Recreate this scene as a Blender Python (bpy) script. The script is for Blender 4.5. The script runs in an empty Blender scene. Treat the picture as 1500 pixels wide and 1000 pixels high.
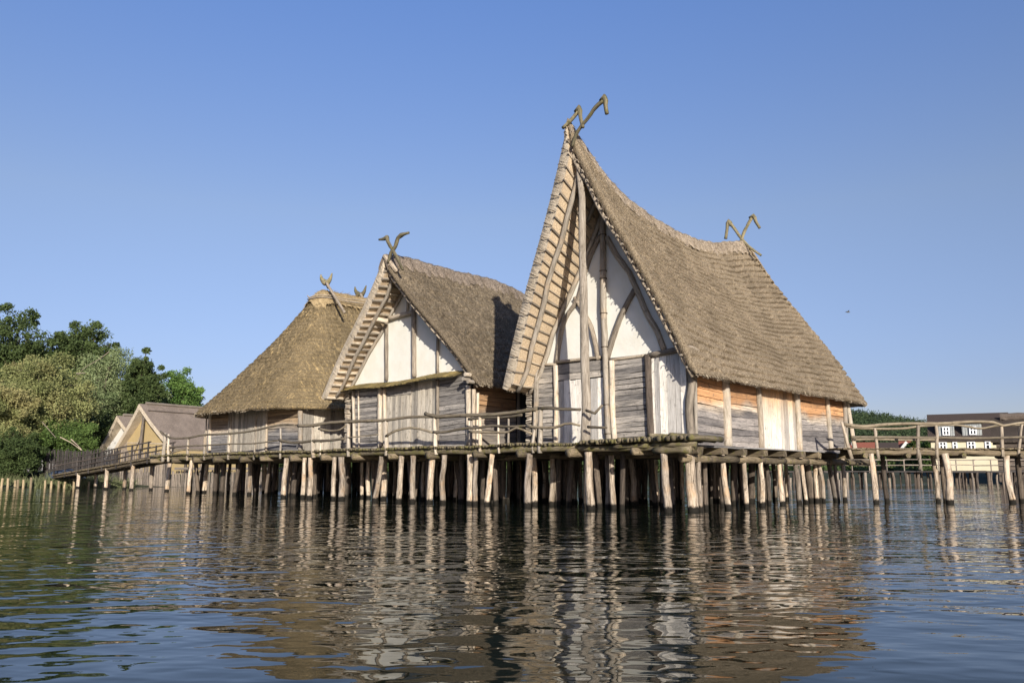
import bpy, math, random
import numpy as np
from mathutils import Vector
random.seed(7); rng = np.random.default_rng(7)
SC = bpy.context.scene; COL = SC.collection

# ------------------------------------------------------------------ camera, world, sun, exposure
F_PX, CX, CY, HORIZON, EYE, DECK = 1203., 750., 500., 691., 1.17, 2.1
PITCH = math.atan((HORIZON - CY) / F_PX)
cam = bpy.data.cameras.new('camera'); cam_o = bpy.data.objects.new('camera', cam); COL.objects.link(cam_o)
cam.sensor_width = 36; cam.lens = F_PX / 1500 * 36; cam.clip_end = 6000; cam.clip_start = .1
cam_o.location = (0, 0, EYE); cam_o.rotation_euler = (math.pi/2 + PITCH, 0, 0)
SC.camera = cam_o
SUN_AZ, SUN_EL = math.radians(13.5), math.radians(17.5)      # azimuth: degrees to the right of straight behind the camera
sdir = np.array([math.sin(SUN_AZ)*math.cos(SUN_EL), -math.cos(SUN_AZ)*math.cos(SUN_EL), math.sin(SUN_EL)])
world = bpy.data.worlds.new('World'); SC.world = world; world.use_nodes = True
wn = world.node_tree.nodes; wl = world.node_tree.links
sky = wn.new('ShaderNodeTexSky'); sky.sky_type = 'NISHITA'; sky.sun_disc = False
sky.sun_elevation = SUN_EL; sky.sun_rotation = math.atan2(sdir[0], sdir[1])
sky.air_density = 1.0; sky.dust_density = .6; sky.ozone_density = 3.0; sky.altitude = 100
wn['Background'].inputs['Strength'].default_value = .105
sg = wn.new('ShaderNodeTexCoord'); sx = wn.new('ShaderNodeSeparateXYZ'); sr = wn.new('ShaderNodeValToRGB'); sm = wn.new('ShaderNodeMix')
sm.data_type = 'RGBA'; sm.blend_type = 'MULTIPLY'; sm.inputs[0].default_value = 1
wl.new(sg.outputs['Generated'], sx.inputs[0]); wl.new(sx.outputs['Z'], sr.inputs[0]); wl.new(sky.outputs[0], sm.inputs[6]); wl.new(sr.outputs[0], sm.inputs[7])
cr_ = sr.color_ramp; cr_.elements[0].position = .0; cr_.elements[0].color = (.62, .55, .70, 1); cr_.elements[1].position = .95; cr_.elements[1].color = (1, 1.02, 1.2, 1)
for p_, c_ in ((.10, (.687, .60, .74)), (.30, (1.08, .875, .87)), (.52, (1.00, 1.0, 1.22))): e_ = cr_.elements.new(p_); e_.color = (*c_, 1)
wl.new(sm.outputs[2], wn['Background'].inputs['Color'])
sun = bpy.data.lights.new('sun', 'SUN'); sun.energy = 4.6; sun.angle = math.radians(.53); sun.color = (1, .93, .82)
sun_o = bpy.data.objects.new('sun', sun); COL.objects.link(sun_o)
sun_o.rotation_euler = Vector(sdir).to_track_quat('Z', 'Y').to_euler(); sun_o.location = (0, 0, 60)
SC.view_settings.view_transform = 'Standard'; SC.view_settings.look = 'None'
SC.view_settings.exposure = .60; SC.view_settings.gamma = 1
SC.cycles.max_bounces = 6; SC.cycles.diffuse_bounces = 3; SC.cycles.glossy_bounces = 3

# ------------------------------------------------------------------ measuring helpers: survey points of the photograph -> metres
EYEV = np.array([0, 0, EYE])
FW = np.array([0, math.cos(PITCH), math.sin(PITCH)]); UP = np.array([0, -math.sin(PITCH), math.cos(PITCH)])
RT = np.array([1., 0, 0]); ZV = np.array([0, 0, 1.])
aL = math.radians(47.9)
LV = np.array([-math.sin(aL), math.cos(aL), 0]); RV = np.array([math.cos(aL), math.sin(aL), 0])
O = np.array([5.5656, 25.8306, 0.])                    # front right corner of the big house
def ray(x, y): return FW + RT*(x-CX)/F_PX - UP*(y-CY)/F_PX
def on_plane(x, y, P, n): d = ray(x, y); return EYEV + d*((P-EYEV) @ n)/(d @ n)
def on_z(x, y, z): d = ray(x, y); return EYEV + d*(z-EYE)/d[2]
def at(x, y, Y): d = ray(x, y); return EYEV + d*Y/d[1]
def Wp(l, s, z): return O + LV*l + RV*s + ZV*z          # l metres left along the front, s metres back
def ls(P): return float((P-O) @ LV), float((P-O) @ RV)
def fr(x, y, s=0): return on_plane(x, y, O + RV*s, RV)  # survey point on a plane parallel to the gable fronts
def sd(x, y, l=0): return on_plane(x, y, O + LV*l, LV)
def fl(x, y=600, s=0): return ls(fr(x, y, s))[0]
def ss(x, y=600, l=0): return ls(sd(x, y, l))[1]

# ------------------------------------------------------------------ tags
def tag(o, label=None, cat=None, group=None, kind=None):
    if label: o['label'] = label
    if cat: o['category'] = cat
    if group: o['group'] = group
    if kind: o['kind'] = kind
    return o
def thing(name, P, label, cat, group=None):
    o = bpy.data.objects.new(name, None); COL.objects.link(o); o.location = Vector([float(c) for c in P]); o.empty_display_size = .2
    return tag(o, label, cat, group)

# ------------------------------------------------------------------ mesh builder
def nrm(v): v = np.asarray(v, float); return v/(np.linalg.norm(v)+1e-12)
class MB:
    def __init__(s): s.V = []; s.n = 0; s.F = []; s.UV = []; s.T = []; s.MI = []
    def add(s, verts, faces, uvs, tint=None, mi=0):
        verts = np.asarray(verts, float); s.V.append(verts)
        for f, u in zip(faces, uvs):
            s.F.append([i+s.n for i in f]); s.UV.extend(u); s.MI.append(mi)
        s.T.append(np.full(len(verts), random.random() if tint is None else tint)); s.n += len(verts)
    def tube(s, pts, rad, seg=8, rough=.06, mi=0, tint=None, cap=True, step=None):
        pts = [np.asarray(p, float) for p in pts]
        if np.isscalar(rad): rad = [rad]*len(pts)
        if step:                                         # subdivide with Catmull-Rom for natural bends
            P, Rr = [], []
            for i in range(len(pts)-1):
                p0 = pts[max(i-1, 0)]; p1 = pts[i]; p2 = pts[i+1]; p3 = pts[min(i+2, len(pts)-1)]
                k = max(1, int(np.linalg.norm(p2-p1)/step))
                for j in range(k):
                    t = j/k
                    P.append(.5*((2*p1)+(-p0+p2)*t+(2*p0-5*p1+4*p2-p3)*t*t+(-p0+3*p1-3*p2+p3)*t**3)); Rr.append(rad[i]*(1-t)+rad[i+1]*t)
            P.append(pts[-1]); Rr.append(rad[-1]); pts, rad = P, Rr
        n = len(pts); a = np.linspace(0, 2*math.pi, seg, endpoint=False)
        prev = None; V = []; ln = [0]
        ph = random.random()*9; lump = 1 + rough*rng.normal(size=seg)*.7
        for i in range(n):
            t = nrm(pts[min(i+1, n-1)]-pts[max(i-1, 0)])
            if prev is None: x = nrm(np.cross(t, [.3, .2, 1.]) if abs(t[2]) < .9 else np.cross(t, [1., .1, 0]))
            else: x = nrm(prev - t*(prev @ t))
            prev = x; y = np.cross(t, x)
            r = rad[i]*(1 + rough*rng.normal(size=seg)*.55)*lump
            V.append(pts[i] + np.outer(np.cos(a)*r, x) + np.outer(np.sin(a)*r, y))
            if i: ln.append(ln[-1]+np.linalg.norm(pts[i]-pts[i-1]))
        V = np.concatenate(V); Fs = []; U = []; o1 = random.random()*20; o2 = random.random()*20; rr = float(np.mean(rad))
        for i in range(n-1):
            for j in range(seg):
                k = (j+1) % seg
                Fs.append([i*seg+j, i*seg+k, (i+1)*seg+k, (i+1)*seg+j])
                ua, ub = o1+rr*a[j], o1+rr*(a[j]+2*math.pi/seg)
                U.append([(ua, o2+ln[i]), (ub, o2+ln[i]), (ub, o2+ln[i+1]), (ua, o2+ln[i+1])])
        if cap:
            for base, rev in ((0, True), ((n-1)*seg, False)):
                f = [base+j for j in range(seg)]
                if rev: f = f[::-1]
                Fs.append(f); U.append([(o1+math.cos(q)*rr, o2+math.sin(q)*rr) for q in a])
        s.add(V, Fs, U, tint, mi)
    def box(s, c, ax, ay, az, hx, hy, hz, mi=0, tint=None, jit=0., along='x'):
        c = np.asarray(c, float); ax = nrm(ax); ay = nrm(ay); az = nrm(az)
        V = []
        for i in (-1, 1):
            for j in (-1, 1):
                for k in (-1, 1):
                    V.append(c+ax*hx*i+ay*hy*j+az*hz*k+(rng.normal(size=3)*jit if jit else 0))
        fs = [[0, 1, 3, 2], [4, 6, 7, 5], [0, 4, 5, 1], [2, 3, 7, 6], [0, 2, 6, 4], [1, 5, 7, 3]]
        loc = [(i*hx, j*hy, k*hz) for i in (-1, 1) for j in (-1, 1) for k in (-1, 1)]
        o1 = random.random()*20; o2 = random.random()*20; U = []
        la = {'x': 0, 'y': 1, 'z': 2}[along]; ot = [q for q in range(3) if q != la]
        for f in fs: U.append([(o1+loc[q][ot[0]]+loc[q][ot[1]], o2+loc[q][la]) for q in f])
        s.add(V, fs, U, tint, mi)
    def grid(s, G, uvs, mi=0, tint=.5, flip=False):
        """G: (n,m,3) array of points, uvs: (n,m,2)"""
        n, m = G.shape[:2]; idx = np.arange(n*m).reshape(n, m)
        q = np.stack([idx[:-1, :-1], idx[1:, :-1], idx[1:, 1:], idx[:-1, 1:]], -1).reshape(-1, 4)
        if flip: q = q[:, ::-1]
        uf = uvs.reshape(-1, 2); U = uf[q]
        s.V.append(G.reshape(-1, 3)); s.F.extend((q+s.n).tolist()); s.UV.extend(U.reshape(-1, 2).tolist()); s.MI.extend([mi]*len(q))
        s.T.append(np.full(n*m, tint)); s.n += n*m
    def quads(s, Q, tint, mi=0):
        """Q: (n,k,3) loose faces"""
        n, k = Q.shape[:2]
        idx = (np.arange(n*k).reshape(n, k)+s.n)
        s.V.append(Q.reshape(-1, 3)); s.F.extend(idx.tolist()); s.MI.extend([mi]*n)
        r = rng.random((n, 2))*20; base = np.array([(0, 0), (.03, 0), (.03, .2), (0, .2)][:k])
        s.UV.extend((r[:, None]+base[None]).reshape(-1, 2).tolist()); s.T.append(np.repeat(tint, k)); s.n += n*k
    def build(s, name, mats, parent=None, smooth=False):
        V = np.concatenate(s.V)
        if parent is not None:
            p = parent; off = np.zeros(3)
            while p is not None: off += np.array(p.location); p = p.parent
            V = V - off
        me = bpy.data.meshes.new(name)
        flat = [i for f in s.F for i in f]; tot = [len(f) for f in s.F]
        me.vertices.add(len(V)); me.vertices.foreach_set('co', V.astype(np.float32).ravel())
        me.loops.add(len(flat)); me.loops.foreach_set('vertex_index', flat)
        me.polygons.add(len(tot)); st = np.concatenate([[0], np.cumsum(tot)[:-1]]).astype(int)
        me.polygons.foreach_set('loop_start', st); me.polygons.foreach_set('loop_total', tot)
        me.polygons.foreach_set('material_index', s.MI)
        me.polygons.foreach_set('use_smooth', [bool(smooth)]*len(tot))
        uv = me.uv_layers.new(name='UVMap'); uv.data.foreach_set('uv', np.array(s.UV, np.float32).ravel())
        at_ = me.attributes.new('tint', 'FLOAT', 'POINT'); at_.data.foreach_set('value', np.concatenate(s.T).astype(np.float32))
        for m in (mats if isinstance(mats, (list, tuple)) else [mats]): me.materials.append(m)
        me.update(calc_edges=True); me.validate()
        o = bpy.data.objects.new(name, me); COL.objects.link(o)
        if parent is not None: o.parent = parent
        return o

# ------------------------------------------------------------------ materials
class NT:
    def __init__(s, name):
        s.m = bpy.data.materials.new(name); s.m.use_nodes = True; s.t = s.m.node_tree; s.n = s.t.nodes; s.l = s.t.links
        s.b = s.n['Principled BSDF']; s.out = s.n['Material Output']
    def N(s, typ, ins=None, **kw):
        n = s.n.new('ShaderNode'+typ)
        for k, v in kw.items(): setattr(n, k, v)
        for k, v in (ins or {}).items():
            if isinstance(v, bpy.types.NodeSocket): s.l.new(v, n.inputs[k])
            else: n.inputs[k].default_value = v
        return n
    def noise(s, vec, scale, detail=4, rough=.55, dist=0.):
        return s.N('TexNoise', {'Vector': vec, 'Scale': scale, 'Detail': detail, 'Roughness': rough, 'Distortion': dist}).outputs['Fac']
    def map(s, vec, sc=(1, 1, 1), loc=(0, 0, 0), rot=(0, 0, 0)):
        return s.N('Mapping', {'Vector': vec, 'Scale': sc, 'Location': loc, 'Rotation': rot}).outputs[0]
    def rng(s, v, a, b, c=0., d=1., smooth=True):
        n = s.N('MapRange', {'Value': v, 'From Min': a, 'From Max': b, 'To Min': c, 'To Max': d})
        if smooth: n.interpolation_type = 'SMOOTHSTEP'
        return n.outputs[0]
    def mix(s, f, a, b, mode='MIX'):
        n = s.N('Mix', data_type='RGBA', blend_type=mode)
        for i, v in ((0, f), (6, a), (7, b)):
            if isinstance(v, bpy.types.NodeSocket): s.l.new(v, n.inputs[i])
            else: n.inputs[i].default_value = (*v, 1) if isinstance(v, tuple) and len(v) == 3 else v
        return n.outputs[2]
    def math(s, op, a, b=0.):
        return s.N('Math', {0: a, 1: b}, operation=op).outputs[0]
    def bump(s, h, strength=.5, dist=.02, normal=None):
        n = s.N('Bump', {'Height': h, 'Strength': strength, 'Distance': dist})
        if normal: s.l.new(normal, n.inputs['Normal'])
        return n.outputs[0]
    def fin(s, col, rough=.85, normal=None, spec=.25):
        for k, v in (('Base Color', col), ('Roughness', rough)):
            if isinstance(v, bpy.types.NodeSocket): s.l.new(v, s.b.inputs[k])
            else: s.b.inputs[k].default_value = (*v, 1) if isinstance(v, tuple) else v
        s.b.inputs['Specular IOR Level'].default_value = spec
        if normal: s.l.new(normal, s.b.inputs['Normal'])
        return s.m
def tc(m, k='UV'): return m.N('TexCoord').outputs[k]
def posz(m): return m.N('SeparateXYZ', {0: m.N('NewGeometry').outputs['Position']}).outputs['Z']

def wood(name, light, dark, moss=0., warm=None, wet=False, warmtop=None, contrast=1., crack=.8):
    light = tuple(.87*q for q in light); dark = tuple(.80*q for q in dark)
    m = NT(name); uv = tc(m); ob = m.N('NewGeometry').outputs['Position']
    g = m.noise(m.map(uv, (62, 2.6, 1)), 1., 6, .7, .5)
    g2 = m.noise(m.map(uv, (9, .9, 1)), 1., 3, .5, .6)
    f = m.rng(m.math('ADD', m.math('MULTIPLY', g, .7), m.math('MULTIPLY', g2, .3)), .5-.13/contrast, .5+.13/contrast)
    c = m.mix(f, dark, light)
    bl = m.noise(ob, 1.7, 4, .6)
    if warm: c = m.mix(m.rng(bl, .5, .72, 0, .75), c, warm)
    if warmtop:                                         # boards kept fresh under the eaves: unweathered above a wavy line
        z = posz(m); z2 = m.math('ADD', z, m.math('MULTIPLY', m.math('SUBTRACT', m.noise(ob, .45, 2), .5), 1.0))
        z2 = m.math('ADD', z2, m.math('MULTIPLY', m.math('SUBTRACT', g, .5), .35))
        wt = m.mix(f, tuple(.62*q for q in warmtop[0]), warmtop[0])
        c = m.mix(m.math('MULTIPLY', m.rng(z2, warmtop[1]-warmtop[2]*1.6, warmtop[1]-warmtop[2]*.4), .8), c, m.mix(f, (.36, .29, .22), (.70, .60, .46)))
        c = m.mix(m.rng(z2, warmtop[1]-warmtop[2]*.7, warmtop[1]+warmtop[2]), c, wt)
    tn = m.N('Attribute', attribute_name='tint').outputs['Fac']
    c = m.mix(1., c, m.N('CombineColor', {0: m.rng(tn, 0, 1, .58, 1.2), 1: m.rng(tn, 0, 1, .58, 1.18), 2: m.rng(tn, 0, 1, .6, 1.16)}).outputs[0], 'MULTIPLY')
    ck = m.rng(m.noise(m.map(uv, (52, .9, 1), (7, 3, 0)), 1., 3, .6, .3), .60, .68, 0, crack)
    c = m.mix(ck, c, tuple(.22*q for q in dark))
    st = m.rng(m.noise(ob, 6., 5, .7),   .55, .70, 0, .7); c = m.mix(st, c, tuple(.5*q for q in dark))
    if moss: 
        mm = m.rng(m.noise(ob, 4.5, 5, .7), .62-moss*.25, .72-moss*.2, 0, .92)
        c = m.mix(mm, c, m.mix(m.noise(ob, 30, 2), (.05, .048, .018), (.20, .175, .06)))
    rough = .85
    if wet:
        z = m.math('ADD', posz(m), m.math('MULTIPLY', m.noise(ob, 9., 3), -.16))
        w = m.rng(z, .03, .12, 1, 0); c = m.mix(w, c, (.012, .010, .007))
    h = m.math('SUBTRACT', g, m.math('MULTIPLY', ck, 1.3))
    return m.fin(c, rough, m.bump(h, .55, .012))

M = {}
M['plank'] = wood('weathered_planks', (.56, .505, .43), (.25, .23, .205), contrast=1.1)
M['plank_blue'] = wood('blue_grey_planks', (.47, .43, .38), (.19, .178, .165), contrast=1.1)
M['plank_side'] = wood('half_weathered_planks', (.40, .36, .325), (.17, .158, .152), warmtop=((.60, .33, .16), 3.42, .20))
M['plank_side2'] = wood('half_weathered_planks_mid', (.45, .38, .30), (.22, .20, .18), warmtop=((.46, .28, .15), 3.3, .35))
M['door'] = wood('pale_door_boards', (.93, .89, .81), (.60, .56, .49), contrast=.9)
M['door_grey'] = wood('grey_door_boards', (.62, .565, .47), (.33, .295, .24), contrast=.95)
M['door_side'] = wood('bleached_side_boards', (.85, .79, .69), (.55, .49, .41), warmtop=((.62, .37, .18), 3.55, .5), contrast=.9)
M['post'] = wood('pale_posts', (.68, .61, .50), (.33, .275, .205), contrast=1., warm=(.55, .42, .28))
M['post_grey'] = wood('grey_posts', (.53, .45, .345), (.22, .18, .135))
M['post_dark'] = wood('dark_posts', (.20, .16, .125), (.07, .055, .045), crack=.5)
M['pole'] = wood('debarked_poles', (.72, .63, .50), (.30, .245, .18), contrast=.9)
M['pile'] = wood('pile_wood', (.74, .62, .48), (.17, .13, .09), warm=(.46, .31, .18), wet=True, contrast=1.2, crack=.95)
M['pile_mid'] = wood('greyer_piles', (.36, .30, .235), (.09, .072, .054), wet=True, contrast=1.1)
M['pile_dark'] = wood('dark_piles', (.19, .15, .115), (.05, .04, .03), wet=True)  # darkest pile wood, the wet timber's own tone
M['beam'] = wood('mossy_beams', (.29, .23, .15), (.08, .062, .038), moss=.3)
M['beam_moss'] = wood('very_mossy_logs', (.27, .225, .15), (.07, .056, .032), moss=.62)
M['rail'] = wood('branch_rails', (.34, .285, .20), (.12, .095, .065), moss=.15)
M['finial'] = wood('mossy_finial', (.38, .33, .20), (.14, .12, .07), moss=.35)
M['fence'] = wood('palisade_wood', (.095, .082, .075), (.028, .026, .025))
M['fence_light'] = wood('palisade_pale', (.38, .32, .26), (.15, .125, .10))
M['sideplank'] = wood('deck_edge_plank', (.42, .40, .37), (.2, .19, .18), moss=.1)
M['shingle'] = wood('split_boards_golden', (.42, .32, .12), (.16, .12, .05), moss=.3)

def thatch(name, light, dark, gold=None, lichen=0., band=.0):
    light = tuple(.88*q for q in light); dark = tuple(.84*q for q in dark)
    m = NT(name); uv = tc(m); ob = m.N('NewGeometry').outputs['Position']
    a = m.noise(m.map(uv, (48, 11, 1)), 1., 5, .75, .4)
    b = m.noise(ob, .8, 4, .6); d = m.noise(ob, 30, 4, .8)
    f = m.rng(m.math('ADD', m.math('MULTIPLY', a, .5), m.math('MULTIPLY', d, .5)), .43, .57)
    c = m.mix(f, dark, light)
    c = m.mix(m.rng(b, .35, .7, 0, .35), c, tuple(.6*q for q in dark))
    if gold:
        g = m.noise(m.map(uv, (14, 1.6, 1), (3, 9, 0)), 1., 5, .7, .8)
        c = m.mix(m.rng(g, .53, .64, 0, .8), c, gold)
    if lichen: c = m.mix(m.rng(m.noise(ob, 7, 5, .75), .60, .70, 0, lichen), c, (.36, .35, .30))
    tn = m.N('Attribute', attribute_name='tint').outputs['Fac']
    c = m.mix(1., c, m.N('CombineColor', {0: m.rng(tn, 0, 1, .55, 1.5), 1: m.rng(tn, 0, 1, .55, 1.5), 2: m.rng(tn, 0, 1, .55, 1.45)}).outputs[0], 'MULTIPLY')
    return m.fin(c, .95, m.bump(m.math('ADD', a, m.math('MULTIPLY', d, .8)), .8, .03), .1)
M['th_main'] = thatch('thatch_grey_brown', (.45, .358, .25), (.10, .074, .046), lichen=.3)
M['th_mid'] = thatch('thatch_dark', (.31, .248, .175), (.068, .052, .035), lichen=.5)
M['th_left'] = thatch('thatch_olive', (.35, .27, .16), (.09, .067, .038), gold=(.46, .335, .165))
M['th_far'] = thatch('thatch_far', (.36, .29, .24), (.17, .135, .11))
M['th_edge'] = thatch('thatch_cut_edge', (.74, .64, .51), (.42, .34, .25))
M['th_under'] = thatch('reed_underside', (.82, .66, .47), (.50, .38, .26))
M['th_ridge'] = thatch('thatch_bleached_ridge', (.52, .43, .33), (.22, .17, .125))
M['th_ridge_mid'] = thatch('thatch_ridge_pinkish', (.40, .325, .26), (.12, .095, .075))
M['th_gold'] = thatch('straw_golden', (.56, .43, .25), (.27, .195, .105))

def plaster(name, col, dirt=.5):
    m = NT(name); ob = m.N('NewGeometry').outputs['Position']
    a = m.noise(ob, 1.3, 5, .6); b = m.noise(ob, 14, 5, .65); cn = m.noise(m.map(ob, (5, 5, .7)), 1, 4, .6)
    c = m.mix(m.rng(a, .35, .7, 0, dirt), col, tuple(q*w for q, w in zip(col, (.87, .84, .76))))
    c = m.mix(m.rng(cn, .6, .75, 0, .35*dirt), c, tuple(q*w for q, w in zip(col, (.75, .7, .6))))
    c = m.mix(m.rng(b, .68, .78, 0, .4), c, (.4, .36, .28))
    return m.fin(c, .9, m.bump(m.math('ADD', a, m.math('MULTIPLY', b, .2)), .5, .05), .2)
M['plaster'] = plaster('lime_plaster', (.70, .685, .62))
M['plaster_ochre'] = plaster('clay_plaster', (.38, .29, .15))
M['cream'] = plaster('cream_render', (.58, .52, .37), .3)
M['white'] = plaster('white_render', (.58, .57, .54), .2)
def plain(name, c, rough=.8, noise=0., scale=3.):
    m = NT(name)
    if noise:
        n = m.noise(m.N('NewGeometry').outputs['Position'], scale, 4, .6)
        c = m.mix(m.rng(n, .3, .7), tuple(q*(1-noise) for q in c), tuple(min(1, q*(1+noise)) for q in c))
        return m.fin(c, rough, m.bump(n, .4, .03))
    return m.fin(c, rough)
M['dark_inside'] = plain('dark_interior', (.03, .025, .02), .9, .3)  # near-black backing: shade in the gaps between boards put into the colour
M['grey_panel'] = plain('dark_grey_panel', (.075, .075, .068), .8, .3, 2)
M['glass'] = plain('window_glass', (.02, .025, .03), .08)
M['frame'] = plain('white_frames', (.8, .8, .8), .5)
M['cord'] = plain('binding_cord', (.07, .05, .035), .9)
M['zinc'] = plain('grey_cladding', (.30, .31, .30), .7, .15)
M['bird'] = plain('bird_feathers', (.12, .12, .12), .8)
M['tarp'] = plain('dark_blue_tarpaulin', (.035, .045, .07), .5, .4)
def tiles(name, a, b):
    m = NT(name); uv = tc(m)
    w = m.N('TexWave', {'Vector': uv, 'Scale': 1.3, 'Distortion': .6, 'Detail': 2}).outputs['Fac']
    n = m.noise(m.N('NewGeometry').outputs['Position'], 2.5, 4, .7)
    return m.fin(m.mix(m.math('ADD', m.math('MULTIPLY', w, .4), m.math('MULTIPLY', n, .6)), a, b), .8, m.bump(w, .6, .05))
M['tile_brown'] = tiles('brown_roof_tiles', (.032, .024, .02), (.075, .056, .047))
M['tile_red'] = tiles('red_roof_tiles', (.17, .055, .035), (.28, .10, .065))
def leaf(name, a, b, ccc=None):
    m = NT(name); tn = m.N('Attribute', attribute_name='tint').outputs['Fac']; ob = m.N('NewGeometry').outputs['Position']
    c = m.mix(tn, a, b)
    if ccc: c = m.mix(m.rng(m.noise(ob, .35, 3), .5, .68, 0, .8), c, ccc)
    m.fin(c, .75, None, .2)
    tr = m.N('BsdfTranslucent', {'Color': c}); mx = m.N('MixShader', {0: .25, 1: m.b.outputs[0], 2: tr.outputs[0]})
    m.l.new(mx.outputs[0], m.out.inputs[0]); return m.m
M['leaf_dark'] = leaf('leaves_dark_green', (.035, .055, .018), (.105, .145, .048))
M['leaf_mid'] = leaf('leaves_mid_green', (.045, .08, .02), (.14, .21, .055))
M['leaf_olive'] = leaf('leaves_olive', (.11, .13, .045), (.31, .32, .13), (.31, .27, .12))
M['leaf_willow'] = leaf('leaves_willow', (.10, .14, .055), (.30, .35, .17))
M['leaf_bright'] = leaf('leaves_bright_green', (.06, .115, .025), (.17, .27, .07))
M['leaf_forest'] = leaf('leaves_far_forest', (.025, .042, .022), (.075, .108, .045))
M['reed'] = leaf('reed_blades', (.06, .075, .028), (.19, .20, .10))
M['bark'] = wood('tree_bark', (.16, .13, .10), (.06, .05, .04))
M['deadwood'] = wood('dead_branch', (.50, .42, .32), (.28, .22, .17))
M['stake'] = wood('fresh_cut_stakes', (.50, .40, .25), (.28, .21, .12), crack=.3)

# ------------------------------------------------------------------ thatched roof shell
def vnoise(U, V, su, sv, seed):
    """smooth value noise on a lattice"""
    r = np.random.default_rng(seed); T = r.random((64, 64)); x = U*su; y = V*sv
    xi = np.floor(x).astype(int); yi = np.floor(y).astype(int); fx = x-xi; fy = y-yi
    fx = fx*fx*(3-2*fx); fy = fy*fy*(3-2*fy)
    g = lambda i, j: T[i % 64, j % 64]
    return (g(xi, yi)*(1-fx)+g(xi+1, yi)*fx)*(1-fy)+(g(xi, yi+1)*(1-fx)+g(xi+1, yi+1)*fx)*fy
def roof_shell(pts, nv, thick, prof, course=.42, amp=.035, rough=.03, mid=None, closed=False, straws=20000, seed=1, blade=.018, slen=.16, ragged=.04, groove=0.):
    """pts: list of (ridge point, eave point, ridge normal side) along the loop in (l,s,z); returns (MB, outer grid)"""
    n = len(pts); v = np.linspace(0, 1, nv)
    Rg = np.array([p[0] for p in pts], float); Ev = np.array([p[1] for p in pts], float)
    G = Rg[:, None]*(1-v[None, :, None]) + Ev[:, None]*v[None, :, None]
    zz = Rg[:, None, 2]*(1-prof(v))[None] + Ev[:, None, 2]*prof(v)[None]; G[..., 2] = zz
    def normals(G):
        a = np.gradient(G, axis=0); b = np.gradient(G, axis=1); N = np.cross(b, a)
        if closed: 
            a[0] = a[-1] = (G[1]-G[-2])/2; N = np.cross(b, a)
        N /= (np.linalg.norm(N, axis=-1, keepdims=True)+1e-9)
        N[:, 0] = N[:, 1]
        sgn = np.sign(N[..., 2:3].mean()); return N*sgn
    N = normals(G)
    base = G.copy()
    dE = np.linalg.norm(np.diff((Rg*.35+Ev*.65), axis=0), axis=1); U = np.concatenate([[0], np.cumsum(dE)])[:, None]*np.ones((1, nv))
    sl = np.linalg.norm(Ev-Rg, axis=1)[:, None]; Vm = v[None]*sl
    if closed: per = U[-1, 0]; 
    cl = course
    wav = vnoise(U, Vm, .5, .35, seed)*.8 + vnoise(U, Vm, 2.3, .6, seed+1)*.4
    Vq = v[None]*np.mean(sl)*np.ones_like(Vm) if groove else Vm
    saw = ((Vq+wav*cl*(.75 if groove else 1.3))/cl) % 1.0
    if closed:
        fade = np.ones_like(U); k = max(3, n//60); 
        saw = saw
    disp = amp*(saw-.5) + rough*(vnoise(U, Vm, 6, 5, seed+2)-.5)*1.6 + .07*(vnoise(U, Vm, .7, .6, seed+3)-.5) + rough*(vnoise(U, Vm, 13, 8, seed+4)-.5)
    if groove:
        brk = np.clip((vnoise(U, Vq/cl*3, 1.7, .33, seed+7)*.6+vnoise(U, Vq/cl*3, 6., .33, seed+8)*.4-.32)*3., 0, 1)
        disp -= groove*np.exp(-(np.minimum(saw, 1-saw)/.10)**2)*brk
    if closed: disp[-1] = disp[0]
    else:
        fe = np.clip(np.minimum(np.arange(n), n-1-np.arange(n))/5., 0, 1)[:, None]; disp = disp*fe
    G = G + N*disp[..., None]
    rag = ragged*(vnoise(U, Vm, 9, 1, seed+5)[:, -1]-.4)
    if closed: rag[-1] = rag[0]
    dn = (G[:, -1]-G[:, -2]); dn /= np.linalg.norm(dn, axis=1, keepdims=True)
    G[:, -1] += dn*rag[:, None]
    th = np.interp(v, [0, .04, .97, 1.], [.7, 1, 1, .55])[None, :, None]*np.asarray(thick).reshape(-1, 1, 1)
    I = base - N*th
    if mid is not None:                                   # keep the inside on its own side of the ridge
        side = np.sign(Ev[:, 0]-mid)[:, None]*np.ones((1, nv)); d = (I[..., 0]-mid)*side
        isside = np.array([abs(N[i, nv//2, 0]) > .45 for i in range(n)])[:, None]
        I[..., 0] = np.where((d < .01) & isside, mid + side*.01, I[..., 0])
    w = lambda A: O + A[..., 0:1]*LV + A[..., 1:2]*RV + A[..., 2:3]*ZV
    mb = MB(); rowside = np.abs(N[:, nv//2, 0]) > np.abs(N[:, nv//2, 1]); Ut = np.where(rowside[:, None], base[..., 1], base[..., 0]+50.); uv = np.stack([Ut, Vm], -1)
    Gw, Iw = w(G), w(I)
    mb.grid(Gw, uv, 0, .5, flip=False); mb.grid(Iw, uv, 2, .5, flip=True)
    def strip(A, B, k, mi):
        # rounded, shaggy edge between outer line A and inner line B
        m = len(A); S = 5; t = np.linspace(0, 1, S)[:, None, None]
        Q = A[None]*(1-t)+B[None]*t
        if k is not None: 
            bul = np.sin(np.linspace(0, math.pi, S))[:, None, None]*k[None]*(1+.15*rng.normal(size=(1, m, 1)))
            Q = Q + bul + rng.normal(size=Q.shape)*.008*np.sin(np.linspace(0, math.pi, S))[:, None, None]
        uu = np.stack([np.broadcast_to(np.linspace(0, .4, S)[:, None], (S, m)), np.broadcast_to(np.arange(m)*.08, (S, m))], -1)
        mb.grid(Q, uu[..., ::-1], mi, .5)
    strip(Gw[:, -1], Iw[:, -1], (dn[:, 0:1]*LV+dn[:, 1:2]*RV+dn[:, 2:3]*ZV)*.05, 0)
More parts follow.
